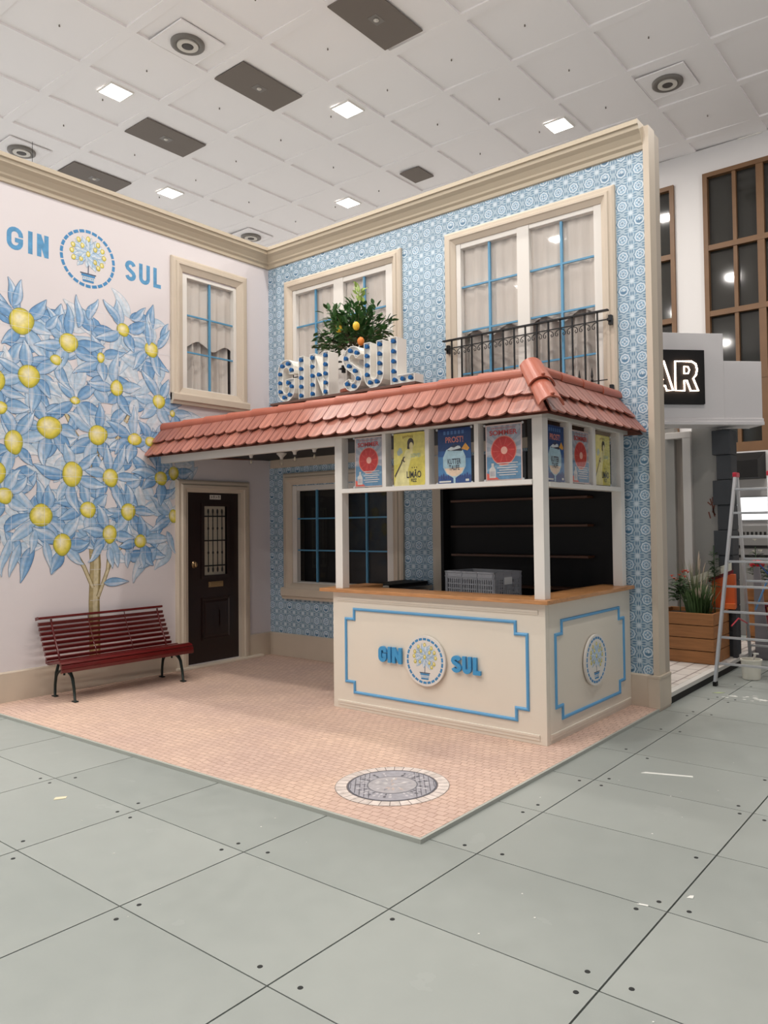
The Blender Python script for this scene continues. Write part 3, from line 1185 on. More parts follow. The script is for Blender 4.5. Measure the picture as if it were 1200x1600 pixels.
def lemonshape(mb, fn, cx, cz, rx, rz, ang=0, pal=(LEMW, LEMY, LEMO), zeps=5e-6):
    FZH[0] += zeps
    h = FZH[0]
    n = 28
    def rim(k, s):
        a = 2 * math.pi * k / n
        rr = 1 + .16 * max(0, math.cos(a - ang)) ** 8
        return (cx + rx * s * rr * math.cos(a), cz + rz * s * rr * math.sin(a))
    hx, hz = cx - rx * .25, cz + rz * .3
    mb.quad(*[fn(*rim(k, 1.05), h) for k in range(n)], col=lerp(pal[2], OUT, .35))
    FZH[0] += zeps
    h = FZH[0]
    st = [0, .35, .75, 1]
    for i in range(3):
        for k in range(n):
            q, cl = [], []
            for kk, s in ((k, st[i]), (k + 1, st[i]), (k + 1, st[i + 1]), (k, st[i + 1])):
                e = rim(kk, 1)
                q.append(fn(hx + (e[0] - hx) * s, hz + (e[1] - hz) * s, h))
                cl.append(lerp(pal[0], pal[1], s / .75) if s <= .75 else lerp(pal[1], pal[2], (s - .75) / .25 * (.9 if math.sin(2 * math.pi * kk / n) < .3 else .35)))
            mb.quad(*q, col=cl)


def pline(mb, fn, pts, w, col, h=None):
    if h is None:
        FZH[0] += 5e-6
        h = FZH[0]
    L, R_ = ribbon(pts, w)
    for i in range(len(pts) - 1):
        mb.quad(fn(*L[i], h), fn(*L[i + 1], h), fn(*R_[i + 1], h), fn(*R_[i], h), col=col)


LEM = [(-3.265, 3.779, 17, 21), (-2.771, 3.655, 15, 15), (192, 515, 11, 11), (236, 546, 13, 13), (45, 587, 16, 17), (182, 607, 11, 13),
       (-2.975, 2.74, 19, 17), (-2.448, 2.699, 15, 17), (21, 690, 13, 18), (248, 627, 12, 12), (210, 687, 13, 10), (234, 690, 9, 9), (117, 626, 8, 6),
       (87, 562, 9, 8), (157, 559, 6, 9), (1, 637, 8, 10), (269, 646, 5, 6), (112, 741, 15, 21), (172, 746, 13, 15), (6, 774, 12, 12),
       (-3.059, 1.822, 17, 17), (137, 796, 13, 13), (200, 799, 13, 14), (171, 834, 12, 15), (97, 850, 14, 17), (219, 846, 11, 11), (251, 747, 12, 12),
       (271, 739, 10, 12), (270, 806, 8, 12)]
CAMP = Vector((7.78258, -6.84942, 1.68366))


def on_mural(px, py):
    """point of the x = 0 wall seen along a measured sight line"""
    d = CF + CR * ((px - 644.38) / 1192.11) - CU * ((py - 786.34) / 1192.11)
    t = -CAMP.x / d.x
    return (CAMP.y + d.y * t, CAMP.z + d.z * t)


lem = []
for a, b_, rx, rz in LEM:
    y_, z_ = (a, b_) if b_ < 10 else on_mural(a, b_)
    lem.append((y_, z_, rx * .0067, rz * .0062))
lem += [(-3.52, 3.15, .1, .11), (-3.5, 2.25, .09, .1)]
poly = [on_mural(*q) for q in ((20, 452), (36, 478), (75, 495), (100, 500), (120, 468), (150, 478), (170, 492), (185, 498), (222, 490), (230, 502), (258, 518), (268, 560),
                                (272, 640), (285, 668), (305, 700), (308, 742), (290, 765), (277, 800), (278, 832), (262, 858), (228, 872), (200, 868), (165, 862), (130, 850), (100, 862), (70, 855),
                                (35, 872), (15, 868))] + [(-3.598, 1.45), (-3.598, 4.05)]


def inside(y, z):
    r_ = False
    for i in range(len(poly)):
        (a, b_), (c_, d_) = poly[i], poly[i - 1]
        if (b_ > z) != (d_ > z) and y < (c_ - a) * (z - b_) / (d_ - b_) + a:
            r_ = not r_
    return r_


mb = MB()
TAN, TAND, TANL = c(176, 160, 118), c(140, 124, 82), c(206, 194, 160)
# trunk and branches
tr = [(-2.475, .30), (-2.485, .9), (-2.47, 1.3), (-2.50, 1.75), (-2.46, 2.2), (-2.5, 2.6)]
for off, w_, cl in ((0, .125, TAND), (-.005, .1, TAN), (.01, .05, TANL)):
    pline(mb, MURAL, [(y + off, z) for y, z in tr], w_, cl)
for pts in ([(-2.50, 1.05), (-2.60, 1.28), (-2.74, 1.5), (-2.84, 1.62)], [(-2.44, .95), (-2.36, 1.15), (-2.28, 1.36), (-2.1, 1.55), (-1.95, 1.64)],
            [(-2.33, 1.22), (-2.30, 1.5), (-2.34, 1.7)], [(-2.48, 2.4), (-2.7, 2.7), (-2.9, 3.1)], [(-2.46, 2.3), (-2.2, 2.7), (-2.0, 3.1)]):
    pline(mb, MURAL, pts, .045, TAND)
    pline(mb, MURAL, pts, .028, TANL)
pals = [(OUT, DK, MID, LT), (c(108, 136, 164), c(132, 168, 202), c(176, 200, 220), c(222, 224, 230)), (OUT, c(96, 142, 188), c(136, 174, 208), c(192, 208, 224)),
        (c(146, 168, 190), c(166, 192, 214), c(198, 212, 224), c(226, 224, 228)), (c(170, 184, 198), c(186, 204, 218), c(210, 218, 226), c(228, 225, 228))]
# soft background wash leaves
spots = []
tries = 0
while len(spots) < 125 and tries < 9000:
    tries += 1
    y_, z_ = rnd.uniform(-3.6, -1.1), rnd.uniform(1.3, 4.3)
    if not inside(y_, z_): continue
    if any((y_ - a) ** 2 + (z_ - b_) ** 2 < .125 ** 2 for a, b_ in spots): continue
    spots.append((y_, z_))
rnd.shuffle(spots)
for n_, (y_, z_) in enumerate(spots):
    back = n_ < 70
    a0_ = rnd.uniform(0, 6.28)
    for k in range(2 if back else 2):
        leafshape(mb, MURAL, y_, z_, a0_ + k * rnd.uniform(1.2, 2.3), rnd.uniform(.26, .40), rnd.uniform(.11, .16), rnd.uniform(-.9, .9), rnd.choice(pals[2:] if back else pals), outline=True)
order = list(range(len(lem)))
rnd.shuffle(order)
for i in order:
    y_, z_, rx, rz = lem[i]
    nl = 6 if rx > .08 else 4
    a0_ = rnd.uniform(0, 1)
    for k in range(nl):
        a = a0_ + 2 * math.pi * k / nl + rnd.uniform(-.25, .25)
        leafshape(mb, MURAL, y_ + math.cos(a) * rx * .7, z_ + math.sin(a) * rz * .7, a, rnd.uniform(.22, .37), rnd.uniform(.10, .14), rnd.uniform(-.7, .7), rnd.choice(pals[:3]))
for i in order:
    y_, z_, rx, rz = lem[i]
    if not in_hole(y_, z_):
        lemonshape(mb, MURAL, y_, z_, rx, rz, rnd.choice((-1.57, 1.57, -1.2, 0.3)))
# crown tips and the stray leaf by the trunk
for px, py, a, L in ((20, 478, 1.35, .3), (122, 512, 1.7, .36), (138, 500, 1.0, .28), (186, 505, 2.4, .3), (205, 500, .8, .26), (232, 540, 1.6, .34), (250, 528, 1.2, .22), (246, 545, .8, .3), (98, 520, 2.0, .3), (70, 512, .9, .22)):
    y_, z_ = on_mural(px, py)
    leafshape(mb, MURAL, y_, z_, a, L, .09, rnd.uniform(-.3, .3), pals[0])
y_, z_ = on_mural(162, 911)
leafshape(mb, MURAL, y_, z_, .05, .3, .09, -.15, pals[0])
for px, py, a, L in ((30, 850, -2.0, .34), (15, 840, -2.2, .4), (55, 828, -1.5, .25), (70, 845, -1.3, .3), (198, 860, -1.7, .2), (222, 862, -1.2, .2), (260, 830, -1.4, .3), (160, 850, -1.9, .26), (172, 855, -1.4, .24)):
    y_, z_ = on_mural(px, py)
    leafshape(mb, MURAL, y_, z_, a, L, .08, rnd.uniform(-.6, .6), pals[1])
# thin pale tile joints across the painted tree
hj = FZH[0] + 6e-5
JC = c(222, 224, 230)
k = 0
y_ = -3.52
while y_ < -1.2:
    z_ = 1.0
    while z_ < 4.2:
        if inside(y_, z_) and inside(y_, z_ + .05) and not in_hole(y_, z_):
            mb.quad(MURAL(y_ - .0016, z_, hj), MURAL(y_ + .0016, z_, hj), MURAL(y_ + .0016, z_ + .05, hj), MURAL(y_ - .0016, z_ + .05, hj), col=JC)
        z_ += .05
    y_ += .165
z_ = .75
while z_ < 4.2:
    y_ = -3.58
    while y_ < -1.2:
        if (inside(y_, z_) and not in_hole(y_, z_)) or (z_ < 1.6 and -2.54 < y_ < -2.43):
            mb.quad(MURAL(y_, z_ - .0016, hj), MURAL(y_ + .05, z_ - .0016, hj), MURAL(y_ + .05, z_ + .0016, hj), MURAL(y_, z_ + .0016, hj), col=JC)
        y_ += .05
    z_ += .165
tag(mb.build('lemon_tree_mural', PAINT, origin=(0, 0, 0)), 'large watercolour lemon tree with blue leaves painted on the pale wall', 'wall painting')


# ------------------------------------------------------------------ emblem: dashed ring with a little lemon tree in a pot
def emblem(mb, fn, cx, cz, R, h):
    FZH[0] = h
    z = 8e-6
    BL = c(74, 140, 190)
    n = 26
    for k in range(n):
        a0_, a1_ = 2 * math.pi * (k + .1) / n, 2 * math.pi * (k + .9) / n
        q = []
        for i in range(4):
            a = a0_ + (a1_ - a0_) * i / 3
            q.append((R * .915 * math.cos(a), R * .915 * math.sin(a)))
        FZH[0] += 0
        pline(mb, fn, [(cx + a, cz + b_) for a, b_ in q], R * .10, BL, h)
    pal = (c(92, 104, 126), c(150, 184, 214), c(196, 212, 226), c(230, 232, 232))
    ty = cz + R * .16
    pline(mb, fn, [(cx, cz - R * .5), (cx + R * .01, cz - R * .2), (cx, ty)], R * .035, c(92, 104, 126))
    for ring_, (nl, r0, L, wd) in enumerate(((15, .30, .34, .17), (11, .14, .36, .18), (7, .02, .28, .14))):
        for k in range(nl):
            a = 2 * math.pi * (k + .5 * (ring_ % 2)) / nl + .2
            if ring_ < 1 and -2.0 < (a + math.pi) % (2 * math.pi) - math.pi < -1.1: continue
            leafshape(mb, fn, cx + math.cos(a) * R * r0, ty + math.sin(a) * R * r0 * .85, a, R * L, R * wd, .0, pal, check=False, zeps=z)
        if ring_ == 0:
            for a in (0.0, .45, .9, 1.57, 2.2, 2.75, 3.14, 3.6, 5.75, 5.4):
                lemonshape(mb, fn, cx + math.cos(a) * R * .56, ty + math.sin(a) * R * .50, R * .07, R * .085, a, zeps=z)
        if ring_ == 1:
            for a in (.75, 2.2, 3.9, 5.5):
                lemonshape(mb, fn, cx + math.cos(a) * R * .34, ty + math.sin(a) * R * .3, R * .065, R * .08, a, zeps=z)
    lemonshape(mb, fn, cx, ty, R * .07, R * .09, 1.57, zeps=z)
    FZH[0] += 3e-5
    hh = FZH[0]
    for (w0, w1, z0_, z1_, cl) in ((.28, .28, -.52, -.485, c(70, 84, 110)), (.24, .235, -.60, -.53, BL), (.23, .2, -.70, -.615, c(214, 222, 228)), (.2, .19, -.78, -.715, BL)):
        mb.quad(fn(cx - R * w1, cz + R * z0_, hh), fn(cx + R * w1, cz + R * z0_, hh), fn(cx + R * w0, cz + R * z1_, hh), fn(cx - R * w0, cz + R * z1_, hh), col=cl)
    for k in range(7):
        u = cx + R * (-.18 + .06 * k)
        mb.quad(fn(u - R * .014, cz - R * .68, hh + 3e-5), fn(u + R * .014, cz - R * .68, hh + 3e-5), fn(u + R * .014, cz - R * .63, hh + 3e-5), fn(u - R * .014, cz - R * .63, hh + 3e-5), col=BL)


mb = MB()
emblem(mb, MURAL, -2.553, 4.602, .325, .0015)
tag(mb.build('emblem_print', PAINT, origin=(0, 0, 0)), 'round blue ring emblem with a potted lemon tree painted high on the mural wall', 'wall emblem')
paintblue = mat('brushed_blue_wall_paint', c(84, 148, 192), .55, var=.18, vscale=16)
lets = word_meshes([], 'GIN', [(-3.405, -3.245), (-3.195, -3.13), (-3.125 + .02, -2.985)], 4.488, 4.72, .045, MURAL, .0004, .0015)
for L_, mb in zip('GIN', lets):
    tag(mb.build('wall_letter', paintblue, origin=(0, 0, 0)), 'blue letter %s painted on the mural wall left of the round emblem' % L_, 'letter', 'blue letters painted on the mural wall')
lets = word_meshes([], 'SUL', [(-2.115, -1.98), (-1.94, -1.80), (-1.755, -1.655)], 4.488, 4.72, .045, MURAL, .0004, .0015)
for L_, mb in zip('SUL', lets):
    tag(mb.build('wall_letter', paintblue, origin=(0, 0, 0)), 'blue letter %s painted on the mural wall right of the round emblem' % L_, 'letter', 'blue letters painted on the mural wall')

# ------------------------------------------------------------------ bench
B0 = (.12, -2.40, 0)
bench = thing('park_bench', B0, 'oxblood red slatted bench on dark green cast iron legs in front of the mural', 'bench', rz=math.radians(-1.6))
HL = .735


def slat(name, x, z, w_, t_, ang, y0=-HL, y1=HL):
    mb = MB()
    ca, sa = math.cos(ang), math.sin(ang)
    def fn(u, v, h): return (x + u * ca - v * sa, h, z + u * sa + v * ca)
    mb.prism([(-w_ / 2, -t_ / 2), (w_ / 2, -t_ / 2), (w_ / 2, t_ / 2), (-w_ / 2, t_ / 2)], fn, y0, y1)
    return mb.build(name, REDSLAT, bench, origin=(0, 0, 0), bevel=.004)


BK = []
for k in range(9):
    t = k / 8
    BK.append((-.035 + .19 * t ** 1.15, .775 - .375 * t))
slat('top_slat', -.03, .785, .065, .024, math.radians(12), -HL, HL - .07)
for x_, z_ in BK[1:]:
    slat('back_slat', x_, z_, .020, .031, math.radians(-14), -HL + .01, HL - .06)
ST = [(.185, .372, 5), (.215, .366, 0), (.245, .366, 0), (.29, .372, 6), (.335, .382, 8), (.38, .393, 8), (.425, .398, 0), (.465, .385, -35), (.487, .352, -75), (.490, .318, -95)]
for x_, z_, a_ in ST:
    slat('seat_slat', x_, z_, .036, .020, math.radians(a_))
for y_, m_, w_ in ((-.60, REDSLAT, .018), (.60, REDSLAT, .018), (-.21, REDSLAT, .009), (.2, REDSLAT, .009)):
    mb = MB()
    pts = [(x_ + .016, y_, z_) for x_, z_ in BK] + [(.16, y_, .357), (.25, y_, .348), (.34, y_, .362), (.43, y_, .380), (.462, y_, .36), (.472, y_, .31)]
    pts[0] = (-.012, y_, .772)
    mb.tube(pts, w_ * .6, 6)
    mb.build('support_rib', m_, bench, origin=(0, 0, 0), smooth=True)
for y_ in (-.59, .62):
    for nm, pts in (('back_leg', [(.055, y_, .005), (.06, y_, .12), (.085, y_, .24), (.135, y_, .345)]),
                    ('front_leg', [(.47, y_, .005), (.452, y_, .12), (.42, y_, .22), (.36, y_, .30), (.30, y_, .355)])):
        mb = MB()
        mb.tube(pts, .014, 8, rs=[.013, .014, .016, .014, .012][:len(pts)])
        fx = pts[0][0]
        mb.box(fx - .035, fx + .035, y_ - .018, y_ + .018, 0, .012)
        if nm == 'back_leg':
            mb.tube([(.07, y_, .17)] + [(.255 + .18 * math.cos(math.radians(a)), y_, .16 + .125 * math.sin(math.radians(a))) for a in range(170, 5, -15)] + [(.446, y_, .15)], .011, 8)
            mb.tube([(.15, y_, .345), (.22, y_, .30), (.25, y_, .275), (.29, y_, .30), (.33, y_, .345)], .009, 8)
            mb.tube([(.25, y_, .285), (.25, y_, .235)], .011, 8)
        mb.build(nm, GREENIRON, bench, origin=(0, 0, 0), smooth=True)

# ------------------------------------------------------------------ kiosk counter
kc = thing('bar_counter', (3.9, -.9, 0), 'cream L-shaped bar counter with blue stepped moulding, under the tiled canopy', 'bar counter')
MB().box(KX0, KX1, KY, KY + .05, 0, 1.07).build('front_panel', KCREAM, kc, bevel=.003)
MB().box(KX1 - .05, KX1, KY + .053, -.034, 0, 1.07).build('side_panel', KCREAM, kc, bevel=.003)
MB().box(KX0, KX0 + .05, KY + .052, -.9, 0, 1.07).build('end_panel', KCREAM, kc, bevel=.003)
mb = MB()
for v0, v1, h in ((.03, .055, .006), (.055, .075, .010), (.985, 1.0, .006), (1.0, 1.02, .01)):
    bx(mb, KFRONT, KX0 + .06, KX1 - .06, v0, v1, 0, h)
for v0, v1, h in ((.03, .055, .006), (.055, .075, .010)):
    bx(mb, KSIDE, KY + .06, -.06, v0, v1, 0, h)
mb.build('panel_beading', KCREAM, kc, bevel=.002)
INT = mat('counter_interior_dark', c(70, 64, 60), .6)
mb = MB()
mb.box(KX0 + .055, KX1 - .055, KY + .055, KY + .10, .05, .92)
mb.box(3.2, KX1 - .055, KY + .30, -.55, .90, .93)
mb.box(3.2, 3.24, KY + .30, -.55, 0, .90).box(4.85, 4.89, KY + .30, -.55, 0, .90)
mb.build('inner_shelf', INT, kc)


def notched(fn, u0, u1, v0, v1, nu, nv, name):
    pts = [(u0 + nu, v0), (u1 - nu, v0), (u1 - nu, v0 + nv), (u1, v0 + nv), (u1, v1 - nv), (u1 - nu, v1 - nv), (u1 - nu, v1), (u0 + nu, v1), (u0 + nu, v1 - nv), (u0, v1 - nv), (u0, v0 + nv), (u0 + nu, v0 + nv)]
    mb = MB()
    N = len(pts)
    def off(d):
        r_ = []
        for i in range(N):
            p, a, b_ = Vector(pts[i]), Vector(pts[i - 1]), Vector(pts[(i + 1) % N])
            e0, e1 = (p - a).normalized(), (b_ - p).normalized()
            n0, n1 = Vector((-e0.y, e0.x)), Vector((-e1.y, e1.x))
            r_.append(p + (n0 + n1) * d)
        return r_
    pr = [(0, 0), (.002, .010), (.009, .014), (.017, .014), (.024, .010), (.026, 0)]
    for (d0_, h0_), (d1_, h1_) in zip(pr, pr[1:]):
        a, b_ = off(d0_), off(d1_)
        for i in range(N):
            j = (i + 1) % N
            mb.quad(fn(*a[i], h0_), fn(*a[j], h0_), fn(*b_[j], h1_), fn(*b_[i], h1_))
    return mb.build(name, BLUE, kc)


notched(KFRONT, 2.915, 4.842, .150, .932, .103, .092, 'blue_moulding')
notched(KSIDE, -1.528, -.185, .150, .932, .105, .100, 'blue_moulding')
gs = word_meshes([], 'GIN', [(3.340, 3.430), (3.447, 3.480), (3.497, 3.600)], .478, .616, .033, KFRONT, .008, .030)
ss = word_meshes([], 'SUL', [(4.128, 4.225), (4.238, 4.325), (4.342, 4.412)], .470, .608, .033, KFRONT, .008, .030)
for ch, mb in zip('GINSUL', gs + ss):
    mb.build('raised_letter', BLUE_LET, kc)['label'] = 'blue raised letter %s' % ch
for fn, cx, R_ in ((KFRONT, 3.857, .200), (KSIDE, -.838, .200)):
    mb = MB()
    n = 56
    ring_ = [(cx + (R_ + .012) * math.cos(2 * math.pi * k / n), .534 + (R_ + .012) * math.sin(2 * math.pi * k / n)) for k in range(n)]
    mb.prism(ring_, fn, .010, .030)
    d_ = mb.build('emblem_disc', WHITE_FRAME, kc)
    d_['label'] = 'round white disc with the dashed ring and lemon tree emblem'
    mb = MB()
    emblem(mb, fn, cx, .534, R_, .0305)
    mb.build('emblem_artwork', PAINT, d_)

wt = thing('worktop', (3.9, -1.5, 1.07), 'oiled wooden worktop running round the top of the cream bar counter', 'worktop')
MB().box(2.640, 5.040, -1.722, -1.40, 1.0705, 1.102).build('front_run', WOOD, wt, bevel=.003)
MB().box(4.72, 5.040, -1.3995, -.036, 1.0705, 1.102).build('side_run', WOODY, wt, bevel=.003)
MB().box(2.640, 2.86, -1.3995, -1.05, 1.0705, 1.102).build('end_run', WOODY, wt, bevel=.003)

# frame above the counter
kf = thing('kiosk_frame', (3.9, -1.6, 1.102), 'cream timber post and rail frame holding the poster panes above the counter', 'kiosk frame')
PZ0, PZ1 = 1.1025, 2.50
MB().box(2.80, 2.89, KY, KY + .09, PZ0, 2.50).build('post', WHITE_FRAME, kf, bevel=.002)
MB().box(4.898, 4.988, KY, KY + .09, PZ0, 2.50).build('post', WHITE_FRAME, kf, bevel=.002)
MB().box(4.898, 4.988, -.19, -.10, PZ0, 2.50).build('post', WHITE_FRAME, kf, bevel=.002)
MB().box(2.891, 4.897, KY - .012, KY + .09, 1.985, 2.025).build('rail', WHITE_FRAME, kf, bevel=.002)
MB().box(4.898, 5.0, KY + .0905, -.191, 1.965, 2.005).build('rail', WHITE_FRAME, kf, bevel=.002)
mb = MB()
mb.box(.003, 2.799, KY, KY + .06, 2.435, 2.56)
mb.box(2.80, 4.988, KY, KY + .07, 2.501, 2.56)
mb.box(4.92, 4.988, KY + .071, -.003, 2.501, 2.56)
mb.build('header_beam', WHITE_FRAME, kf, bevel=.002)
for x_ in (3.402, 3.882, 4.384):
    MB().box(x_ - .021, x_ + .021, KY + .002, KY + .085, 2.0255, 2.50).build('mullion', WHITE_FRAME, kf, bevel=.002)
for y_ in (-1.18, -.735):
    MB().box(4.905, 4.986, y_ - .028, y_ + .028, 2.0055, 2.50).build('mullion', WHITE_FRAME, kf, bevel=.002)
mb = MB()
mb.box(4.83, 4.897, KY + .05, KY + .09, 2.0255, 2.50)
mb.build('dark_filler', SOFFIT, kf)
fe = [2.892, 3.380, 3.424, 3.860, 3.904, 4.362, 4.406, 4.83]
for a, b_ in zip(fe[::2], fe[1::2]):
    MB().box(a, b_, KY + .018, KY + .021, 2.026, 2.50).build('acrylic_pane', GLASS, kf)
for a, b_ in ((KY + .092, -1.209), (-1.151, -.764), (-.706, -.192)):
    MB().box(KX1 - .021, KX1 - .018, a, b_, 2.006, 2.50).build('acrylic_pane', GLASS, kf)

# ------------------------------------------------------------------ posters
PINKR, PALE = c(214, 96, 84), c(226, 214, 208)


def poster_mesh(kind, W_, H_):
    """list of (name, MB, material) in local coordinates: x right, z up, facing -y"""
    out = []
    e = [0.0]
    def F(u, v, h): return (u, -h, v)
    def lay():
        e[0] += .00012
        return e[0]
    def poly(mb, pts, col):
        h = lay()
        mb.quad(*[F(u * W_, v * H_, h) for u, v in pts], col=col)
    def circ(mb, cx, cy, r, col, n=36, a0=0, a1=360, inner=None, sx=1.0):
        h = lay()
        pts = [(cx * W_ + sx * r * W_ * math.cos(math.radians(a0 + (a1 - a0) * k / n)), cy * H_ + r * W_ * math.sin(math.radians(a0 + (a1 - a0) * k / n))) for k in range(n + (0 if a1 - a0 == 360 else 1))]
        mb.quad(*[F(u, v, h) for u, v in pts], col=col)
    def words(name, txt, u0, u1, v0, v1, m_):
        mb = MB()
        text_into(mb, txt, u0 * W_, u1 * W_, v0 * H_, v1 * H_, F, lay() + .0002)
        out.append((name, mb, m_))
    sheet = MB()
    sheet.prism([(-W_ / 2, -H_ / 2), (W_ / 2, -H_ / 2), (W_ / 2, H_ / 2), (-W_ / 2, H_ / 2)], F, -.002, 0)
    art = MB()
    if kind == 'summer':
        poly(art, [(-.47, -.48), (.47, -.48), (.47, .48), (-.47, .48)], c(160, 166, 178))
        for k in range(18):
            a = 2 * math.pi * k / 18
            b_ = a + .17
            r_ = 1.0
            pts = [(0, .03)]
            for q in (a, b_):
                x_, z_ = math.cos(q), math.sin(q)
                s_ = min(.47 / abs(x_) if abs(x_) > 1e-6 else 9, (.45 if z_ > 0 else .51) / abs(z_) if abs(z_) > 1e-6 else 9)
                pts.append((x_ * s_, .03 + z_ * s_))
            poly(art, pts, c(186, 186, 192))
        poly(art, [(-.47, -.48), (.47, -.48), (.47, -.10), (.2, -.06), (-.1, -.10), (-.47, -.07)], c(98, 140, 172))
        poly(art, [(-.47, -.3), (-.2, -.22), (.1, -.27), (.47, -.2), (.47, -.24), (.1, -.31), (-.2, -.26), (-.47, -.34)], c(130, 168, 192))
        circ(art, 0, .03, .355, c(226, 150, 128))
        circ(art, 0, .03, .335, c(206, 66, 56))
        circ(art, 0, .03, .315, c(196, 50, 44))
        for k in range(10):
            a = 2 * math.pi * k / 10
            q_ = W_ / H_
            poly(art, [(0.02 * math.cos(a + 1.5), .03 + .015 * math.sin(a + 1.5)), (.30 * math.cos(a), .03 + .30 * q_ * math.sin(a)), (.30 * math.cos(a + .06), .03 + .30 * q_ * math.sin(a + .06))], c(212, 92, 76))
        circ(art, .02, .03, .09, c(238, 178, 160))
        poly(art, [(-.47, -.48), (-.12, -.48), (-.2, -.44), (-.47, -.36)], c(222, 92, 74))
        poly(art, [(-.40, -.45), (-.22, -.45), (-.22, -.30), (-.27, -.25), (-.27, -.19), (-.34, -.19), (-.34, -.25), (-.40, -.30)], c(214, 208, 202))
        poly(art, [(-.38, -.42), (-.24, -.42), (-.24, -.33), (-.38, -.33)], c(184, 178, 180))
        out += [('artwork', art, PAINT)]
        words('headline', 'SOMMER', -.38, .38, .305, .395, mat('poster_red_ink', c(204, 60, 52), .5))
        words('small_heading', 'GRAPEFRUIT PARTY', -.34, .34, .42, .445, mat('poster_red_ink', c(196, 110, 104), .5))
        mb = MB()
        for k in range(6):
            ww = .24 if k % 2 else .30
            bx(mb, F, (.12 - ww) * W_, (.12 + ww * .9) * W_, (-.20 - k * .042) * H_, (-.186 - k * .042) * H_, lay(), lay())
        out.append(('text_lines', mb, mat('poster_white_ink', PALE, .5)))
        return sheet, mat('poster_border_paper', c(222, 196, 188), .4), out
    if kind == 'lemon':
        poly(art, [(-.5, -.5), (.5, -.5), (.5, .5), (-.5, .5)], c(222, 206, 92))
        poly(art, [(-.5, -.1), (.5, .05), (.5, .5), (-.5, .5)], c(226, 213, 118))
        # woman seen from behind the shoulder in a pale dress, head thrown back
        poly(art, [(-.5, -.5), (.0, -.5), (-.04, -.2), (.06, .02), (.04, .16), (-.10, .18), (-.2, .04), (-.28, -.12), (-.42, -.3)], c(232, 222, 158))
        poly(art, [(-.46, -.34), (-.22, -.06), (-.20, .0), (-.24, .0), (-.27, -.07), (-.48, -.30)], c(72, 58, 44))
        circ(art, -.16, .0, .07, c(62, 52, 44), sx=.8)
        circ(art, -.13, .0, .05, c(228, 212, 150), sx=.8)
        circ(art, .05, .30, .13, c(70, 58, 48), sx=.8)
        poly(art, [(-.06, .2), (.04, .18), (.06, .34), (-.04, .33)], c(64, 54, 44))
        circ(art, .07, .25, .09, c(236, 222, 164), sx=.7)
        poly(art, [(.0, .08), (.12, .10), (.12, .22), (.02, .22)], c(232, 218, 156))
        for k in range(5):
            circ(art, -.3 + .04 * math.cos(k * 1.3), .15 + .035 * math.sin(k * 1.7), .055, c(176, 188, 178), n=12)
        for k in range(3):
            circ(art, .1 + k * .07 - .0, -.165, .018, c(120, 104, 44), n=10)
        out.append(('artwork', art, PAINT))
        blk = mat('poster_black_ink', c(34, 30, 24), .5)
        words('headline', 'LIM\u00c3O', -.08, .38, -.36, -.20, blk)
        words('second_line', 'FIZZ', .06, .24, -.435, -.375, blk)
        words('love_word', 'LOVE!', .06, .36, .03, .10, mat('poster_pale_blue_ink', c(170, 192, 170), .5))
        mb = MB()
        for k in range(7):
            bx(mb, F, (-.2 + k * .05) * W_, (-.17 + k * .05) * W_, (.425 - .01 * abs(k - 3)) * H_, (.455 - .004 * abs(k - 3)) * H_, lay(), lay())
        out.append(('top_ornament', mb, mat('poster_ochre_ink', c(176, 150, 52), .5)))
        return sheet, mat('poster_yellow_paper', c(222, 206, 92), .4), out
    poly(art, [(-.5, -.5), (.5, -.5), (.5, .5), (-.5, .5)], c(42, 88, 146))
    poly(art, [(-.5, .1), (.5, .1), (.5, .5), (-.5, .5)], c(28, 62, 116))
    poly(art, [(-.5, -.36), (.5, -.36), (.5, -.06), (-.5, .0)], c(74, 128, 176))
    for k in range(14):
        x_ = -.5 + k * .0715
        hh = .05 + .05 * ((k * 7) % 5) / 5
        poly(art, [(x_, -.42), (x_ + .055, -.42), (x_ + .055, -.42 + hh), (x_ + .027, -.42 + hh + .03), (x_, -.42 + hh)], c(48, 66, 122))
    poly(art, [(-.5, -.5), (.5, -.5), (.5, -.41), (-.5, -.41)], c(40, 76, 136))
    # balloon glass
    poly(art, [(-.24, .12), (.24, .12), (.34, -.02), (.34, -.2), (.24, -.32), (.08, -.38), (.03, -.40), (.03, -.5), (-.03, -.5), (-.03, -.40), (-.08, -.38), (-.24, -.32), (-.34, -.2), (-.34, -.02)], c(176, 206, 216))
    poly(art, [(-.30, -.22), (.30, -.22), (.22, -.31), (.07, -.37), (-.07, -.37), (-.22, -.31)], c(236, 206, 178))
    poly(art, [(-.2, .1), (.24, .08), (.26, .14), (.1, .19), (-.16, .16)], c(44, 46, 58))
    poly(art, [(-.22, .12), (.0, .2), (.18, .17), (.2, .13), (-.1, .1)], c(222, 226, 226))
    poly(art, [(-.12, .17), (.02, .22), (.14, .19), (.0, .15)], c(52, 60, 86))
    poly(art, [(.22, .12), (.34, .22), (.46, .12), (.4, .08)], c(236, 168, 66))
    out.append(('artwork', art, PAINT))
    wi = mat('poster_white_ink', c(224, 222, 214), .5)
    words('headline', 'PROST!', -.26, .28, .24, .35, mat('poster_salmon_ink', c(220, 132, 120), .5))
    words('second_line', 'KUTTER', -.20, .20, -.15, -.05, mat('poster_dark_ink', c(36, 42, 62), .5))
    words('third_line', 'TAUFE', -.16, .16, -.26, -.165, mat('poster_dark_ink', c(36, 42, 62), .5))
    mb = MB()
    for k in range(6):
        bx(mb, F, (-.32 + k * .11) * W_, (-.25 + k * .11) * W_, .39 * H_, .455 * H_, lay(), lay())
    out.append(('top_line', mb, mat('poster_mid_blue_ink', c(66, 110, 168), .5)))
    mb = MB()
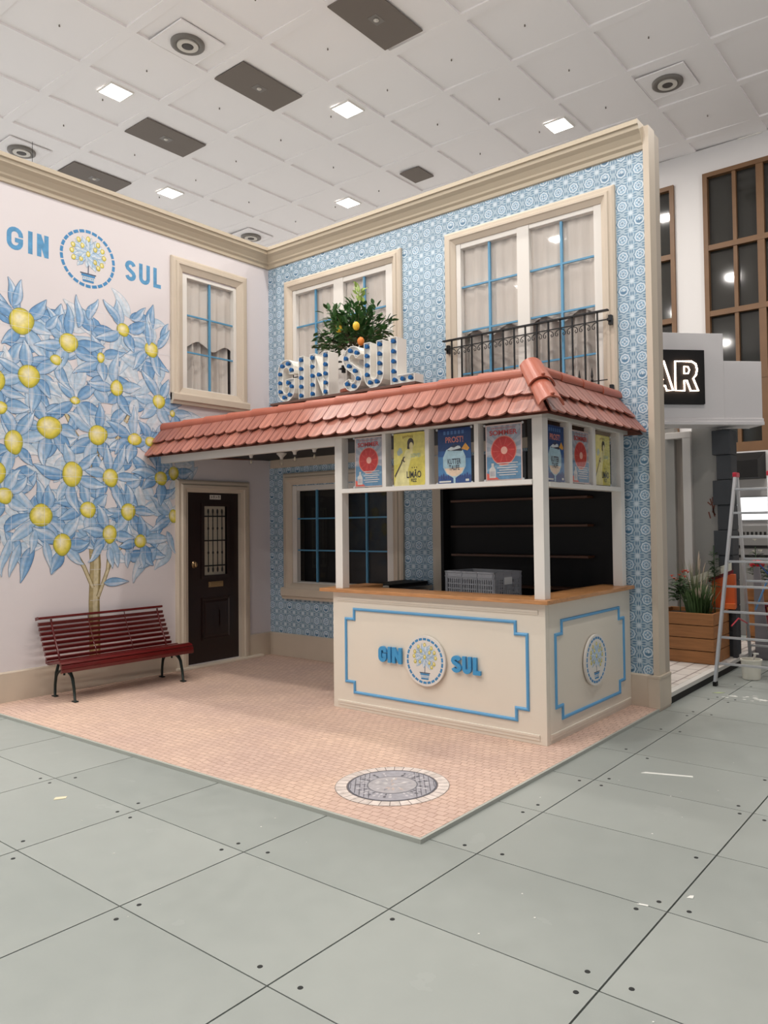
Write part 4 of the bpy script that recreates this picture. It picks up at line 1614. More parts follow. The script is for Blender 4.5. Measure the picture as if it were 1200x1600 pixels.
    bx(mb, F, -.46 * W_, -.1 * W_, -.475 * H_, -.445 * H_, lay(), lay())
    bx(mb, F, .34 * W_, .44 * W_, -.465 * H_, -.425 * H_, lay(), lay())
    out.append(('bottom_lines', mb, wi))
    return sheet, mat('poster_blue_paper', c(42, 88, 146), .4), out


def poster(kind, pos, W_, H_, label, rz=0):
    t = thing('poster', pos, label, 'poster', 'posters behind the panes above the bar counter', rz=rz)
    sheet, m_, parts = poster_mesh(kind, W_, H_)
    sheet.build('paper_sheet', m_, t, origin=(0, 0, 0))
    for nm, mb, mt in parts:
        mb.build(nm, mt, t, origin=(0, 0, 0))
    mb = MB()
    for sx in (-1, 1):
        for sz in (-1, 1):
            mb.lathe([(.011, 0), (.009, .006)], 0, 0, 0, 12, fn=lambda x, y, z: (sx * (W_ / 2 + .008) + x, -.001 - z, sz * (H_ / 2 + .0) * .985 + y))
    mb.build('clip', mat('clear_clip', c(200, 204, 206), .2), t, origin=(0, 0, 0))


PY = KY + .030
poster('summer', (3.198, PY, 2.262), .335, .455, 'grapefruit summer poster at the left end of the front row, next to the left post')
poster('lemon', (3.668, PY, 2.258), .345, .462, 'yellow poster with a woman in the front row, second pane from the left')
poster('prost', (4.148, PY, 2.255), .335, .462, 'dark blue poster with a balloon glass in the front row, third pane from the left')
poster('summer', (4.626, PY, 2.254), .335, .450, 'grapefruit summer poster in the front row beside the corner post')
SXX = KX1 - .032
poster('prost', (SXX, -1.405, 2.235), .32, .445, 'dark blue poster with a balloon glass on the side face beside the corner post', math.pi / 2)
poster('summer', (SXX, -.945, 2.235), .33, .440, 'grapefruit summer poster in the middle pane of the side face', math.pi / 2)
poster('lemon', (SXX, -.50, 2.235), .31, .440, 'yellow poster with a woman on the side face beside the tiled wall', math.pi / 2)

# ------------------------------------------------------------------ tiled canopy roof
ED, TD = (-1.875, 2.485), (-1.60, 2.845)
XE, XT = 5.165, 4.88
roof = thing('canopy_roof', (2.5, -.8, 2.56), 'small hipped canopy roof of rounded terracotta tiles above the entrance and bar', 'canopy roof')
mb = MB()
A = [(.002, ED[0] + .03, ED[1] + .005), (XE - .03, ED[0] + .03, ED[1] + .005), (XE - .03, -.002, ED[1] + .005)]
Bt = [(.002, TD[0] + .02, TD[1] - .01), (XT - .02, TD[0] + .02, TD[1] - .01), (XT - .02, -.002, TD[1] - .01)]
mb.quad(A[0], A[1], Bt[1], Bt[0]).quad(A[1], A[2], Bt[2], Bt[1])
mb.quad(Bt[0], Bt[1], Bt[2], (.002, -.002, TD[1] - .01))
mb.quad(A[0], Bt[0], (.002, -.002, TD[1] - .01), (.002, -.002, 2.565))
mb.quad(A[2], Bt[2], (.002, -.002, TD[1] - .01), (.002, -.002, 2.565))
mb.quad(A[0], A[1], (XE - .08, KY - .0, ED[1] + .08), (.002, KY, ED[1] + .08))
mb.quad(A[1], A[2], (XE - .08, -.002, ED[1] + .08), (XE - .08, KY, ED[1] + .08))
mb.build('roof_deck', mat('roof_underlay', c(120, 74, 60), .7), roof)
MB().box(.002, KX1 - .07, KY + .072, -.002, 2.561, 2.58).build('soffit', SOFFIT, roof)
MB().box(.06, 4.9, -.045, -.002, 2.455, 2.560).build('wall_batten', CREAM_TRIM, roof)

SL = Vector((TD[0] - ED[0], TD[1] - ED[1]))
LEN = SL.length
SL.normalize()


def tile_mesh(course):
    """local: x along eave, y up the slope, z out"""
    w_, L = .172, (.30 if course == 0 else .295)
    pts = []
    r = w_ / 2
    pts.append((-r, L))
    pts.append((-r, r * .62))
    for k in range(1, 12):
        a = math.pi + math.pi * k / 12
        pts.append((r * math.cos(a), r * .62 + r * .62 * math.sin(a)))
    pts += [(r, r * .62), (r, L)]
    mb = MB()
    tilt = .045
    def fn(u, v, h): return (u, v, h + (L - v) * 0 + .016 * (1 - v / L) + .004 * math.cos(u * 18))
    mb.prism(pts, fn, 0, .013)
    return mb


def place_tile(proto, frame, loc):
    q = proto.copy()
    COL.objects.link(q)
    q.parent = roof
    M_ = frame.to_4x4()
    M_.translation = Vector(loc) - Vector(LOC[roof.name])
    q.matrix_basis = M_
    return q


fr_front = Matrix((Vector((1, 0, 0)), Vector((0, SL.x, SL.y)), Vector((0, -SL.y, SL.x)))).transposed()
SR = Vector((-(XE - XT), 0, TD[1] - ED[1])).normalized()
fr_right = Matrix((Vector((0, 1, 0)), SR, Vector((0, 1, 0)).cross(SR))).transposed()
# left end tile material is whole, hip tiles get trimmed against the hip plane
PT = .1785


def hip_x(y): return XE - (y - ED[0]) / (TD[0] - ED[0]) * (XE - XT)


protos = []
for cse in (0, 1):
    o = tile_mesh(cse).build('roof_tile', TERRA, None, origin=(0, 0, 0))
    protos.append(o)
rt = random.Random(2)
for cse in (0, 1):
    s0_ = 0.0 if cse == 0 else .185
    yb, zb_ = ED[0] + SL.x * s0_, ED[1] + SL.y * s0_
    out_ = .004 + .018 * cse
    x_ = 2.128 - 12 * PT + PT / 2 - (PT / 2 if cse else 0)
    while x_ < hip_x(yb) - .10:
        if x_ > .08:
            place_tile(protos[cse], fr_front, (x_, yb - SL.y * out_, zb_ + SL.x * out_))
        x_ += PT
    # partial tiles at the wall and at the hip
    e_ = .086
    place_tile(protos[cse], fr_front, (.088, yb - SL.y * (out_ - .003), zb_ + SL.x * (out_ - .003)))
    xb = XE - (XE - XT) / LEN * s0_ * 1.0
    y_ = -.095 - (PT / 2 if cse else 0)
    yend = yb + .09
    while y_ > yend:
        place_tile(protos[cse], fr_right, (xb + SR.z * out_, y_, zb_ - SR.x * out_ * 1))
        y_ -= PT
    if cse:
        place_tile(protos[cse], fr_right, (xb + SR.z * (out_ - .003), -.09, zb_))
    # last tile tucked under the hip, cut to a wedge
    for side in (0, 1):
        pts = []
        L = .29
        w_ = .172
        if side == 0:
            xs_ = x_ - PT + w_ / 2
            tilt = (XE - XT) / LEN
            xr = hip_x(yb)
            pts = [(xs_ - .03, .02), (xs_ + .02, .003), (xr - .01, .01), (xr - .01 - tilt * L, L), (xs_ - .03, L)]
            mb = MB()
            fn = lambda u, v, h: (u, yb + SL.x * v - SL.y * (out_ + h + .014 * (1 - v / L)), zb_ + SL.y * v + SL.x * (out_ + h + .014 * (1 - v / L)))
        else:
            ys_ = y_ + PT - w_ / 2
            yr = ED[0] + (TD[0] - ED[0]) * s0_ / LEN
            tilt = (TD[0] - ED[0]) / LEN
            pts = [(ys_ + .03, .02), (ys_ - .02, .003), (yr + .01, .01), (yr + .01 + tilt * L, L), (ys_ + .03, L)]
            mb = MB()
            fn = lambda u, v, h: (xb + SR.x * v + SR.z * (out_ + h + .014 * (1 - v / L)), u, zb_ + SR.z * v - SR.x * (out_ + h + .014 * (1 - v / L)))
        if abs(pts[2][0] - pts[0][0]) > .02:
            mb.prism(pts, fn, 0, .013)
            mb.build('cut_tile', TERRA, roof)
for p_ in protos:
    bpy.data.objects.remove(p_)


def half_pipe(a, b_, r0, r1, out, mb=None, th=.011, n=12, arc_=math.pi):
    """half round ridge tile from a (upper) to b, opening against -out"""
    mb = mb or MB()
    a, b_ = Vector(a), Vector(b_)
    t = (b_ - a).normalized()
    out = (out - t * out.dot(t)).normalized()
    sd = t.cross(out)
    rings = []
    for P, r_ in ((a, r0), (b_, r1)):
        for rr in (r_, r_ - th):
            rings.append([P + sd * math.cos(math.pi / 2 - arc_ / 2 + arc_ * k / n) * rr + out * math.sin(math.pi / 2 - arc_ / 2 + arc_ * k / n) * rr for k in range(n + 1)])
    o0, i0, o1, i1 = rings
    for k in range(n):
        mb.quad(o0[k], o0[k + 1], o1[k + 1], o1[k])
        mb.quad(i0[k], i0[k + 1], i1[k + 1], i1[k])
        mb.quad(o0[k], o0[k + 1], i0[k + 1], i0[k])
        mb.quad(o1[k], o1[k + 1], i1[k + 1], i1[k])
    for k in (0, n):
        mb.quad(o0[k], o1[k], i1[k], i0[k])
    return mb


# low ridge tiles along the front and the side
xa = .004
k = 0
while xa < XT - .1:
    xb_ = min(xa + .40, XT - .02)
    half_pipe((xa, TD[0] - .012, TD[1] + .006), (xb_ + .02, TD[0] - .012, TD[1] + .000), .062, .055, Vector((0, -.5, 1))).build('ridge_tile', TERRA_S, roof, smooth=False)
    xa = xb_
    k += 1
ya = -.004
while ya > TD[0] + .1:
    yb_ = max(ya - .40, TD[0] + .02)
    half_pipe((XT + .006, ya, TD[1] + .028), (XT + .006, yb_ - .02, TD[1] + .020), .056, .064, Vector((.5, 0, 1))).build('ridge_tile', TERRA_S, roof)
    ya = yb_
# two big hip tiles over the corner
Hn = Vector((XE - XT, ED[0] - TD[0], ED[1] - TD[1]))
Hd = Hn.normalized()
up = Vector((.55, -.55, .8))
P0 = Vector((XT - .035, TD[0] + .035, TD[1] + .045))
P1 = Vector((XE + .025, ED[0] - .025, ED[1] + .035))
Mi = P0.lerp(P1, .50)
hp = []
for a_, b__, r0, r1 in ((P0 + Vector((0, 0, .012)), Mi + Hd * .03 + Vector((0, 0, .012)), .098, .108), (Mi - Hd * .02, P1, .086, .100)):
    mb = half_pipe(a_, b__, r0, r1, up, n=20, th=.013, arc_=2.75)
    o = mb.build('hip_tile', TERRA_S, roof)
    mb = MB()
    q = b__ + (up - Hd * up.dot(Hd)).normalized() * (r1 + .004) - Hd * .03
    mb.ball(q.x, q.y, q.z, .016, .016, .012, 8)
    mb.build('tile_nib', TERRA_S, roof)

# ------------------------------------------------------------------ bulb letters on the roof
bd = thing('sign_board', (2.7, -1.42, 2.86), 'narrow brown board carrying the bulb letters along the roof ridge', 'board')
MB().box(1.775, 3.68, -1.552, -1.26, 2.93, 2.955).build('board', BOARD, bd, bevel=.003)
mb = MB()
for x_ in (1.85, 2.45, 3.05, 3.6):
    mb.box(x_ - .03, x_ + .03, -1.50, -1.30, 2.836, 2.93)
mb.build('bearer', BOARD, bd)
F15 = lambda u, v, h: (u, -1.53 - h, v)
LZ0, LZ1 = 2.955, 3.385
boxes = [(1.875, 2.125), (2.185, 2.265), (2.345, 2.605), (2.795, 3.035), (3.065, 3.300), (3.385, 3.655)]
capd = {}
for ch, (u0, u1) in zip('GINSUL', boxes):
    sw = .080
    H = LZ1 - LZ0
    hz = .010 * (u0 - 1.9)
    t = thing('marquee_letter', ((u0 + u1) / 2, -1.47, LZ0), 'white box letter %s studded with blue bulbs, standing on the roof board' % ch, 'illuminated letter', 'bulb letters on the canopy roof')
    paths = [[(u0 + x * H, LZ0 + y * H) for x, y in p] for p in glyph(ch, (u1 - u0) / H, sw / H)]
    mb = MB()
    for q_, p in enumerate(paths):
        e = q_ * 4e-4
        stroke(mb, p, sw, F15, -.135 - e, -.022 - e)
        # thin raised rim round the face
        L_, R_ = ribbon(p, sw - .006)
        for S in (L_, R_):
            for i in range(len(S) - 1):
                a, b_ = S[i], S[i + 1]
                if (b_ - a).length < 1e-5: continue
                stroke(mb, [tuple(a), tuple(b_)], .006, F15, -.022, .004)
        for i in (0, -1):
            stroke(mb, [tuple(L_[i]), tuple(R_[i])], .006, F15, -.022, .004)
    mb.build('letter_box', MARQ, t)
    pts = []
    for q_, p in enumerate(paths):
        P = [Vector(v) for v in p]
        tot = sum((P[i + 1] - P[i]).length for i in range(len(P) - 1))
        st_ = .036
        nb = max(2, round((tot - 2 * st_) / .088) + 1)
        if ch == 'I': nb = 5
        for k in range(nb):
            d = st_ + (tot - 2 * st_) * k / (nb - 1)
            for i in range(len(P) - 1):
                l_ = (P[i + 1] - P[i]).length
                if d <= l_ + 1e-9:
                    v = P[i] + (P[i + 1] - P[i]) * (d / l_)
                    break
                d -= l_
            if all((v - w_).length > .062 for w_ in pts): pts.append(v)
    for v in pts:
        mb = MB()
        mb.lathe([(.014, -.022), (.014, -.004), (.0205, -.003), (.0215, .016), (.018, .021)], 0, 0, 0, 12, fn=lambda x, y, z: (v.x + x, -1.53 - z, v.y + y))
        mb.build('bulb', CAPBLUE, t, smooth=False)

# ------------------------------------------------------------------ lemon tree in a pot behind the letters
PT0 = (2.40, -.92, 2.836)
pt = thing('potted_lemon_tree', PT0, 'small bushy lemon tree with a few yellow fruits behind the bulb letters', 'potted tree')
MB().lathe([(.10, 0), (.15, .22), (.165, .24), (.165, .27), (.15, .27), (.14, .24), (.02, .235)], PT0[0], PT0[1], PT0[2], 24).build('pot', TERRA_S, pt)
mb = MB()
rt = random.Random(21)
mb.tube([(2.40, -.92, 3.07), (2.41, -.91, 3.3), (2.39, -.92, 3.5), (2.40, -.92, 3.7)], .014, 8, rs=[.016, .014, .012, .008])
FC = Vector((2.36, -.92, 3.74))
tips = []
for k in range(38):
    a = rt.uniform(0, 6.28)
    el = rt.uniform(-.45, 1.3)
    L = rt.uniform(.75, 1.05)
    d = Vector((math.cos(a) * math.cos(el) * .46 * L, math.sin(a) * math.cos(el) * .36 * L, math.sin(el) * .29 * L))
    p1 = Vector((2.40, -.92, 3.46 + rt.uniform(0, .12)))
    p3 = FC + d
    p2 = p1.lerp(p3, .5) + Vector((0, 0, .03))
    mb.tube([p1, p2, p3], .004, 5, rs=[.006, .004, .002])
    tips.append((p1, p2, p3))
mb.build('stem', mat('tree_bark', c(104, 92, 66), .8), pt, smooth=True)
LG = mat('lemon_leaf_green', c(66, 104, 56), .28, var=.35, vscale=9, spec=.5)


def blade(mb, p, d, n_, L, w_):
    d = d.normalized()
    s_ = d.cross(n_)
    if s_.length < 1e-3: s_ = Vector((1, 0, 0))
    s_.normalize()
    nn = s_.cross(d)
    k = len(mb.v)
    prof_ = [(0, .1), (.25, .8), (.5, 1), (.78, .68), (1, .04)]
    for t, ww in prof_:
        q = p + d * L * t - nn * (.22 * L * t * t)
        mb.v += [tuple(q - s_ * w_ * ww / 2 + nn * .12 * w_), tuple(q), tuple(q + s_ * w_ * ww / 2 + nn * .12 * w_)]
    for i in range(4):
        for j in (0, 1):
            a = k + i * 3 + j
            mb.f.append((a, a + 1, a + 4, a + 3))
            mb.mi.append(mb.m)


mb = MB()
for p1, p2, p3 in tips:
    for q in range(27):
        t = rt.uniform(.35, 1.0)
        p = p1.lerp(p3, t) + Vector((rt.uniform(-.05, .05), rt.uniform(-.05, .05), rt.uniform(-.05, .05)))
        d = (p - Vector((2.4, -.92, 3.55))).normalized() * .8 + Vector((rt.uniform(-.7, .7), rt.uniform(-.7, .7), rt.uniform(-.6, .5)))
        blade(mb, p, d, Vector((rt.uniform(-.4, .4), rt.uniform(-.4, .4), 1)), rt.uniform(.06, .10), rt.uniform(.036, .052))
mb.build('foliage', LG, pt)
mb = MB()
for cx, cz in ((2.50, 4.08), (2.47, 4.12), (2.50, 4.03)):
    for q in range(16):
        p = Vector((cx + rt.uniform(-.04, .04), -.95 + rt.uniform(-.04, .04), cz + rt.uniform(-.09, .06)))
        blade(mb, p, Vector((rt.uniform(-.5, .5), rt.uniform(-.5, .5), rt.uniform(.2, 1))), Vector((rt.uniform(-1, 1), -1, .4)), rt.uniform(.05, .08), .03)
mb.build('young_shoots', mat('young_leaf_green', c(150, 172, 84), .4), pt)['label'] = 'pale green young shoots'
LEMON = mat('ripe_lemon', c(232, 186, 52), .4)
for px, pz, m_ in ((2.43, 3.70, LEMON), (2.67, 3.685, LEMON), (2.73, 3.52, mat('orange_fruit', c(222, 128, 48), .4))):
    MB().ball(px, -1.20, pz, .036, .036, .044, 10).build('fruit', m_, pt, smooth=True)


# ------------------------------------------------------------------ balcony railings
def railing(x0, x1, nb, label, loc_label=None, finials=None):
    t = thing('balcony_railing', ((x0 + x1) / 2, -.12, 3.67), label, 'railing', 'black wrought iron railings at the upper windows')
    MB().box(x0, x1, -.14, -.10, 3.668, 3.684).build('handrail', IRON, t, bevel=.002)
    mb = MB()
    mb.box(x0 + .02, x1, -.126, -.114, 3.583, 3.593)
    mb.build('upper_rail', IRON, t)
    MB().box(x0 + .02, x1 - .02, -.126, -.114, 3.018, 3.026).build('lower_rail', IRON, t)
    xs_ = [x0 + .115 + (x1 - x0 - .225) * k / (nb - 1) for k in range(nb)]
    for x_ in xs_:
        MB().box(x_ - .007, x_ + .007, -.127, -.113, 2.92, 3.669).build('baluster', IRON, t)
    for a, b_ in zip(xs_, xs_[1:]):
        mb = MB()
        w_ = b_ - a
        for s_, x_ in ((1, a), (-1, b_)):
            pts = [(x_ + s_ * .006, -.12, 3.583)] + [(x_ + s_ * (w_ * .25 - w_ * .22 * math.cos(q)), -.12, 3.545 + .036 * math.sin(q) * (1 if q < 3.2 else .7)) for q in (.5, 1.1, 1.7, 2.3, 2.9, 3.5, 4.1, 4.7, 5.2)]
            pts = [(x_ + s_ * .006, -.12, 3.583), (x_ + s_ * w_ * .10, -.12, 3.575), (x_ + s_ * w_ * .30, -.12, 3.567), (x_ + s_ * w_ * .43, -.12, 3.545), (x_ + s_ * w_ * .40, -.12, 3.520), (x_ + s_ * w_ * .27, -.12, 3.515), (x_ + s_ * w_ * .21, -.12, 3.530), (x_ + s_ * w_ * .28, -.12, 3.541)]
            mb.tube(pts, .0045, 5)
        mb.build('scroll', IRON, t)
        m_ = (a + b_) / 2
        mb = MB()
        mb.lathe([(.004, 0), (.004, .07), (.015, .085), (.006, .10), (.013, .125), (.009, .15), (.002, .20)], m_, -.12, 2.95, 8)
        mb.build('finial', IRON, t)
    for x_ in (x0 + .045, x1 + .006):
        for z_ in (3.587, 2.93):
            mb = MB()
            mb.box(x_ - .015, x_ + .015, -.105, -.062, z_ - .045, z_ + .045)
            mb.box(x_ - .02, x_ + .02, -.125, -.105, z_ - .012, z_ + .012)
            mb.build('wall_bracket', IRON, t)
    return t


railing(2.965, 4.870, 14, 'long black scrolled iron railing in front of the large right upper window')
railing(.36, 1.44, 8, 'black scrolled iron railing mostly hidden behind the bulb letters')

# ------------------------------------------------------------------ lamps under the canopy
l0 = None
for x_, y_, lb in ((.84, -1.02, 'small white ceiling lamp under the canopy above the front door'), (.93, -.63, 'left one of the two adjacent white conical lamps under the canopy'),
                   (1.50, -.95, 'right one of the two adjacent white conical lamps under the canopy'), (1.86, -1.0, 'small white lamp under the canopy closest to the bar counter')):
    if l0 is None:
        l0 = thing('canopy_lamp', (x_, y_, 2.561), lb, 'ceiling lamp', 'small white lamps under the canopy')
        MB().lathe([(.060, 0), (.060, -.012), (.045, -.025), (.022, -.05), (.018, -.075), (.003, -.076)], 0, 0, 0, 20).build('socket_cone', WHITE_FRAME, l0, origin=(0, 0, 0), smooth=True)
        MB().lathe([(.012, -.075), (.026, -.10), (.03, -.125), (.02, -.148), (.004, -.156)], 0, 0, 0, 16).build('bulb', glass_mat('bulb_glass'), l0, origin=(0, 0, 0), smooth=True)
        MB().lathe([(.006, -.10), (.011, -.12), (.006, -.14)], 0, 0, 0, 10).build('filament', mat('bulb_core', c(226, 214, 190), .3), l0, origin=(0, 0, 0))
    else:
        copy_tree(l0, (x_, y_, 2.561), lb)

# ------------------------------------------------------------------ back bar on the tiled wall
bb = thing('back_bar_shelving', (3.85, -.1, 0), 'black back bar panel with thin dark wooden shelves on the tiled wall', 'shelving')
MB().box(2.93, 4.94, -.03, -.004, .02, 2.42).build('back_panel', BLACK, bb)
MB().box(2.82, 2.928, -.16, -.034, 0, 2.43).build('side_post', CREAM_TRIM, bb)
MB().box(2.929, 2.965, -.16, -.031, 0, 2.43).build('inner_post', BLACK, bb)
for z_ in (1.93, 1.66, 1.36, 1.05, .75):
    MB().box(3.07, 4.645, -.17, -.031, z_ - .011, z_ + .011).build('shelf', SHELFW, bb, bevel=.002)
sc = thing('side_counter', (2.5, -.5, 0), 'low black-topped side counter behind the bar, left of the shelving', 'counter')
MB().box(2.32, 2.66, -.80, -.04, 1.03, 1.06).build('counter_top', BLACK, sc, bevel=.003)
MB().box(2.34, 2.64, -.78, -.05, 0, 1.03).build('carcass', INT, sc)
ws = thing('steel_tray', (2.86, -.35, 1.0), 'small grey steel ledge between the black side counter and the shelving', 'tray')
mb = MB()
mb.box(2.662, 2.818, -.75, -.17, .985, 1.0).box(2.662, 2.818, -.75, -.742, 1.0, 1.03).box(2.81, 2.818, -.75, -.17, 1.0, 1.03)
mb.build('tray', STEEL, ws)
mb = MB()
mb.box(2.70, 2.78, -.7, -.2, 0, .985)
mb.build('support', INT, ws)

# ------------------------------------------------------------------ grey crate
cr = thing('plastic_crate', (4.164, -1.06, .9305), 'grey perforated plastic crate with a white label standing behind the worktop', 'crate', rz=math.radians(-7))
CL, CWD, CH = .60, .40, .32
WMm = [('x', -CL, 0, 0), ('x', -CL, 0, CWD), ('y', 0, CWD, 0), ('y', 0, CWD, -CL)]


def crate_wall(along, a, b_, off):
    mb = MB()
    t_ = .003
    def fb(u0, u1, z0, z1, d0, d1):
        if along == 'x': mb.box(u0, u1, off + (d0 if off == 0 else -d1), off + (d1 if off == 0 else -d0), z0, z1)
        else: mb.box(off + (-d1 if off == 0 else d0), off + (-d0 if off == 0 else d1), u0, u1, z0, z1)
    def seg(u0, u1, z0, z1): fb(u0, u1, z0, z1, .006, .010)
    n = int(round((b_ - a - .06) / .026))
    P_ = (b_ - a - .06) / n
    seg(a, a + .035, 0, CH)
    seg(b_ - .035, b_, 0, CH)
    rows = [(.03, .065), (.075, .11), (.12, .155), (.165, .20), (.21, .25)]
    z_ = 0
    for z0, z1 in rows:
        seg(a + .035, b_ - .035, z_, z0)
        for k in range(n + 1):
            u = a + .03 + P_ * k
            seg(max(a + .03, u - .006), min(b_ - .03, u + .006), z0, z1)
        z_ = z1
    seg(a + .035, b_ - .035, z_, CH)
    fb(a, b_, CH - .015, CH, 0, .014)
    fb(a, b_, CH - .055, CH - .045, 0, .010)
    fb(a, b_, 0, .015, 0, .012)
    for k in range(4):
        u = a + .02 + (b_ - a - .05) * k / 3
        fb(u, u + .010, 0, CH, 0, .010)
    return mb


for al, a, b_, off in WMm:
    crate_wall(al, a, b_, off).build('crate_side', GREYPLASTIC, cr, origin=(0, 0, 0))
MB().box(-CL + .01, -.01, .01, CWD - .01, .004, .010).build('crate_floor', GREYPLASTIC, cr, origin=(0, 0, 0))
MB().box(.0005, .003, .14, .25, .205, .27).build('crate_label', mat('white_paper_label', c(226, 226, 224), .6), cr, origin=(0, 0, 0))

# ------------------------------------------------------------------ neighbouring stand
NPX = 5.243
mb = MB()
mb.box(2.2, NPX - .012, .262, 9 if False else 3.9, FZ, .045)
mb.m = 1
mb.box(2.2, NPX, .262, 3.9, .045, .085)
mb.m = 2
mb.box(2.2, NPX - .07, .262, 3.9, .085, .0865)
M, b, g, x, y, z = start('striped_paving_print', .6)
st_ = X.op('FRACT', (x * 1.0) / 0.17)
ro = X.op('FLOOR', x / 0.17)
s2 = X.op('FRACT', y / 0.34 + ro * 0.5)
col = mixc(vnoise(4, g.outputs['Position']), c(188, 178, 170), c(214, 206, 198))
col = mixc(X.op('MAXIMUM', st_ < 0.10, s2 < 0.05), col, c(140, 128, 122))
X.nt.links.new(col.s, b.inputs['Base Color'])
tag(mb.build('floor_neighbour_platform', [BLACK, mat('pale_edge_board', c(208, 204, 198), .5), M]), 'raised neighbouring platform with a pale edge board and black side', 'platform', kind='structure')
mb = MB()
mb.box(4.70, 5.02, 2.72, 2.86, .0865, 2.86)
mb.box(3.4, 4.48, 2.72, 2.86, .0865, 2.86)
tag(mb.build('wall_neighbour', GREYWALL), 'grey rendered wall of the neighbouring bar stand', 'wall', kind='structure')
nd = tag(bpy.data.objects.new('door_2', None), 'pale doorway of the neighbouring bar stand beside the cream pilaster', 'door', kind='structure')
nd.location = (4.56, 2.72, .0865)
COL.objects.link(nd)
LOC[nd.name] = (4.56, 2.72, .0865)
MB().box(4.60, 4.70, 2.66, 2.84, .0865, 2.72).box(4.38, 4.70, 2.66, 2.84, 2.72, 2.80).build('door_frame', mat('pale_grey_frame', c(206, 200, 194), .5), nd, bevel=.005)
MB().box(4.42, 4.60, 2.80, 2.83, .0865, 2.72).build('door_leaf', mat('beige_door_leaf', c(168, 158, 148), .6), nd)
mb = MB()
for pts in ([(4.905, 1.96), (4.935, 1.86), (4.955, 1.74)], [(4.875, 1.92), (4.915, 1.88)], [(4.965, 1.92), (4.935, 1.80), (4.965, 1.76)], [(4.885, 1.80), (4.905, 1.72)], [(4.935, 1.98), (4.938, 1.90)]):
    stroke(mb, pts, .016, lambda u, v, h: (u, 2.72 - h, v), .0003, .0015)
tag(mb.build('wall_scribble', mat('rust_brown_paint', c(112, 62, 48), .6)), 'small rust brown brush mark on the grey neighbouring wall', 'wall mark')
mb = MB()
for k, z_ in enumerate([.0865, .38, .68, .98, 1.28, 1.58, 1.88, 2.18, 2.48]):
    w_ = .0 if k % 2 else .045
    mb.box(5.022 - w_, 5.19, 2.60 - w_ * .3, 2.86, z_, min(z_ + .292, 2.78))
mb.box(5.022, 5.18, 2.61, 2.86, .0865, 2.78)
tag(mb.build('trim_5', QUOIN, bevel=.006), 'charcoal corner pilaster of alternating quoin blocks', 'pilaster', kind='structure')

# fascia turned 45 degrees with the lit sign
e45 = Vector((.7071, .7071, 0))
n45 = Vector((.7071, -.7071, 0))
O45 = Vector((4.636, 2.0, 0))
def FAS(u, v, h):
    p = O45 + e45 * u + n45 * h
    return (p.x, p.y, v)


mb = MB()
bx(mb, FAS, -.55, .735, 2.90, 3.91, -.30, 0)
bx(mb, FAS, .735, 1.215, 2.90, 3.585, -.30, -.002)
bx(mb, FAS, -.55, 1.22, 2.82, 2.86, -.30, .03)
bx(mb, FAS, -.55, 1.22, 2.86, 2.90, -.30, .015)
tag(mb.build('trim_6', mat('fascia_white', c(206, 202, 202), .6), bevel=.004), 'white stepped fascia over the neighbouring bar', 'fascia', kind='structure')
sg = thing('bar_sign', FAS(.1, 3.06, .02), 'square black sign with glowing outline letters on the white fascia', 'illuminated sign')
mb = MB()
bx(mb, FAS, -.26, .478, 3.062, 3.70, .002, .035)
mb.build('sign_board', BLACK, sg, bevel=.003)


def neon(path, closed=False):
    mb = MB()
    mb.tube([FAS(u, v, .052) for u, v in path], .011, 8, closed=closed)
    return mb


nR = [(.105, 3.56), (.31, 3.56), (.36, 3.53), (.375, 3.465), (.36, 3.40), (.325, 3.36), (.385, 3.215), (.29, 3.215), (.245, 3.335), (.215, 3.335), (.215, 3.215), (.105, 3.215)]
nA = [(-.115, 3.56), (-.035, 3.56), (.075, 3.215), (-.005, 3.215), (-.02, 3.27), (-.12, 3.27), (-.135, 3.215), (-.21, 3.215)]
mb = neon(nR, True)
mb.tube([FAS(u, v, .052) for u, v in [(.215, 3.50), (.265, 3.495), (.28, 3.46), (.265, 3.42), (.215, 3.415)]], .009, 8, closed=True)
mb.build('neon_letter', NEON, sg)['label'] = 'glowing outline letter R'
mb = neon(nA, True)
mb.tube([FAS(u, v, .052) for u, v in [(-.075, 3.46), (-.045, 3.34), (-.10, 3.34)]], .009, 8, closed=True)
mb.build('neon_letter', NEON, sg)['label'] = 'glowing outline letter A partly hidden by the pilaster'

# planters
def planter(x0, x1, y0, y1, z0, z1, label, rows=4):
    t = thing('wooden_planter', ((x0 + x1) / 2, (y0 + y1) / 2, z0), label, 'planter')
    h = (z1 - z0) / rows
    for k in range(rows):
        mb = MB()
        a, b_ = z0 + k * h + .004, z0 + (k + 1) * h - .004
        mb.box(x0, x1, y0, y0 + .022, a, b_).box(x0, x1, y1 - .022, y1, a, b_).box(x0, x0 + .022, y0 + .023, y1 - .023, a, b_).box(x1 - .022, x1, y0 + .023, y1 - .023, a, b_)
        mb.build('board_course', PLANTERW, t, bevel=.003)
    mb = MB()
    mb.box(x0 + .03, x1 - .03, y0 + .03, y1 - .03, z0 + .002, z1 - .05)
    mb.build('soil', mat('dark_soil', c(46, 34, 26), .95), t)
    return t


planter(4.48, 5.155, 1.90, 2.50, .0865, .655, 'wooden board planter on the neighbouring platform right behind the cream pilaster')
rp = random.Random(8)
GR = mat('grass_green', c(74, 100, 54), .6, var=.3, vscale=7)
FLG = mat('flower_leaf_green', c(58, 82, 46), .5, var=.3, vscale=8)


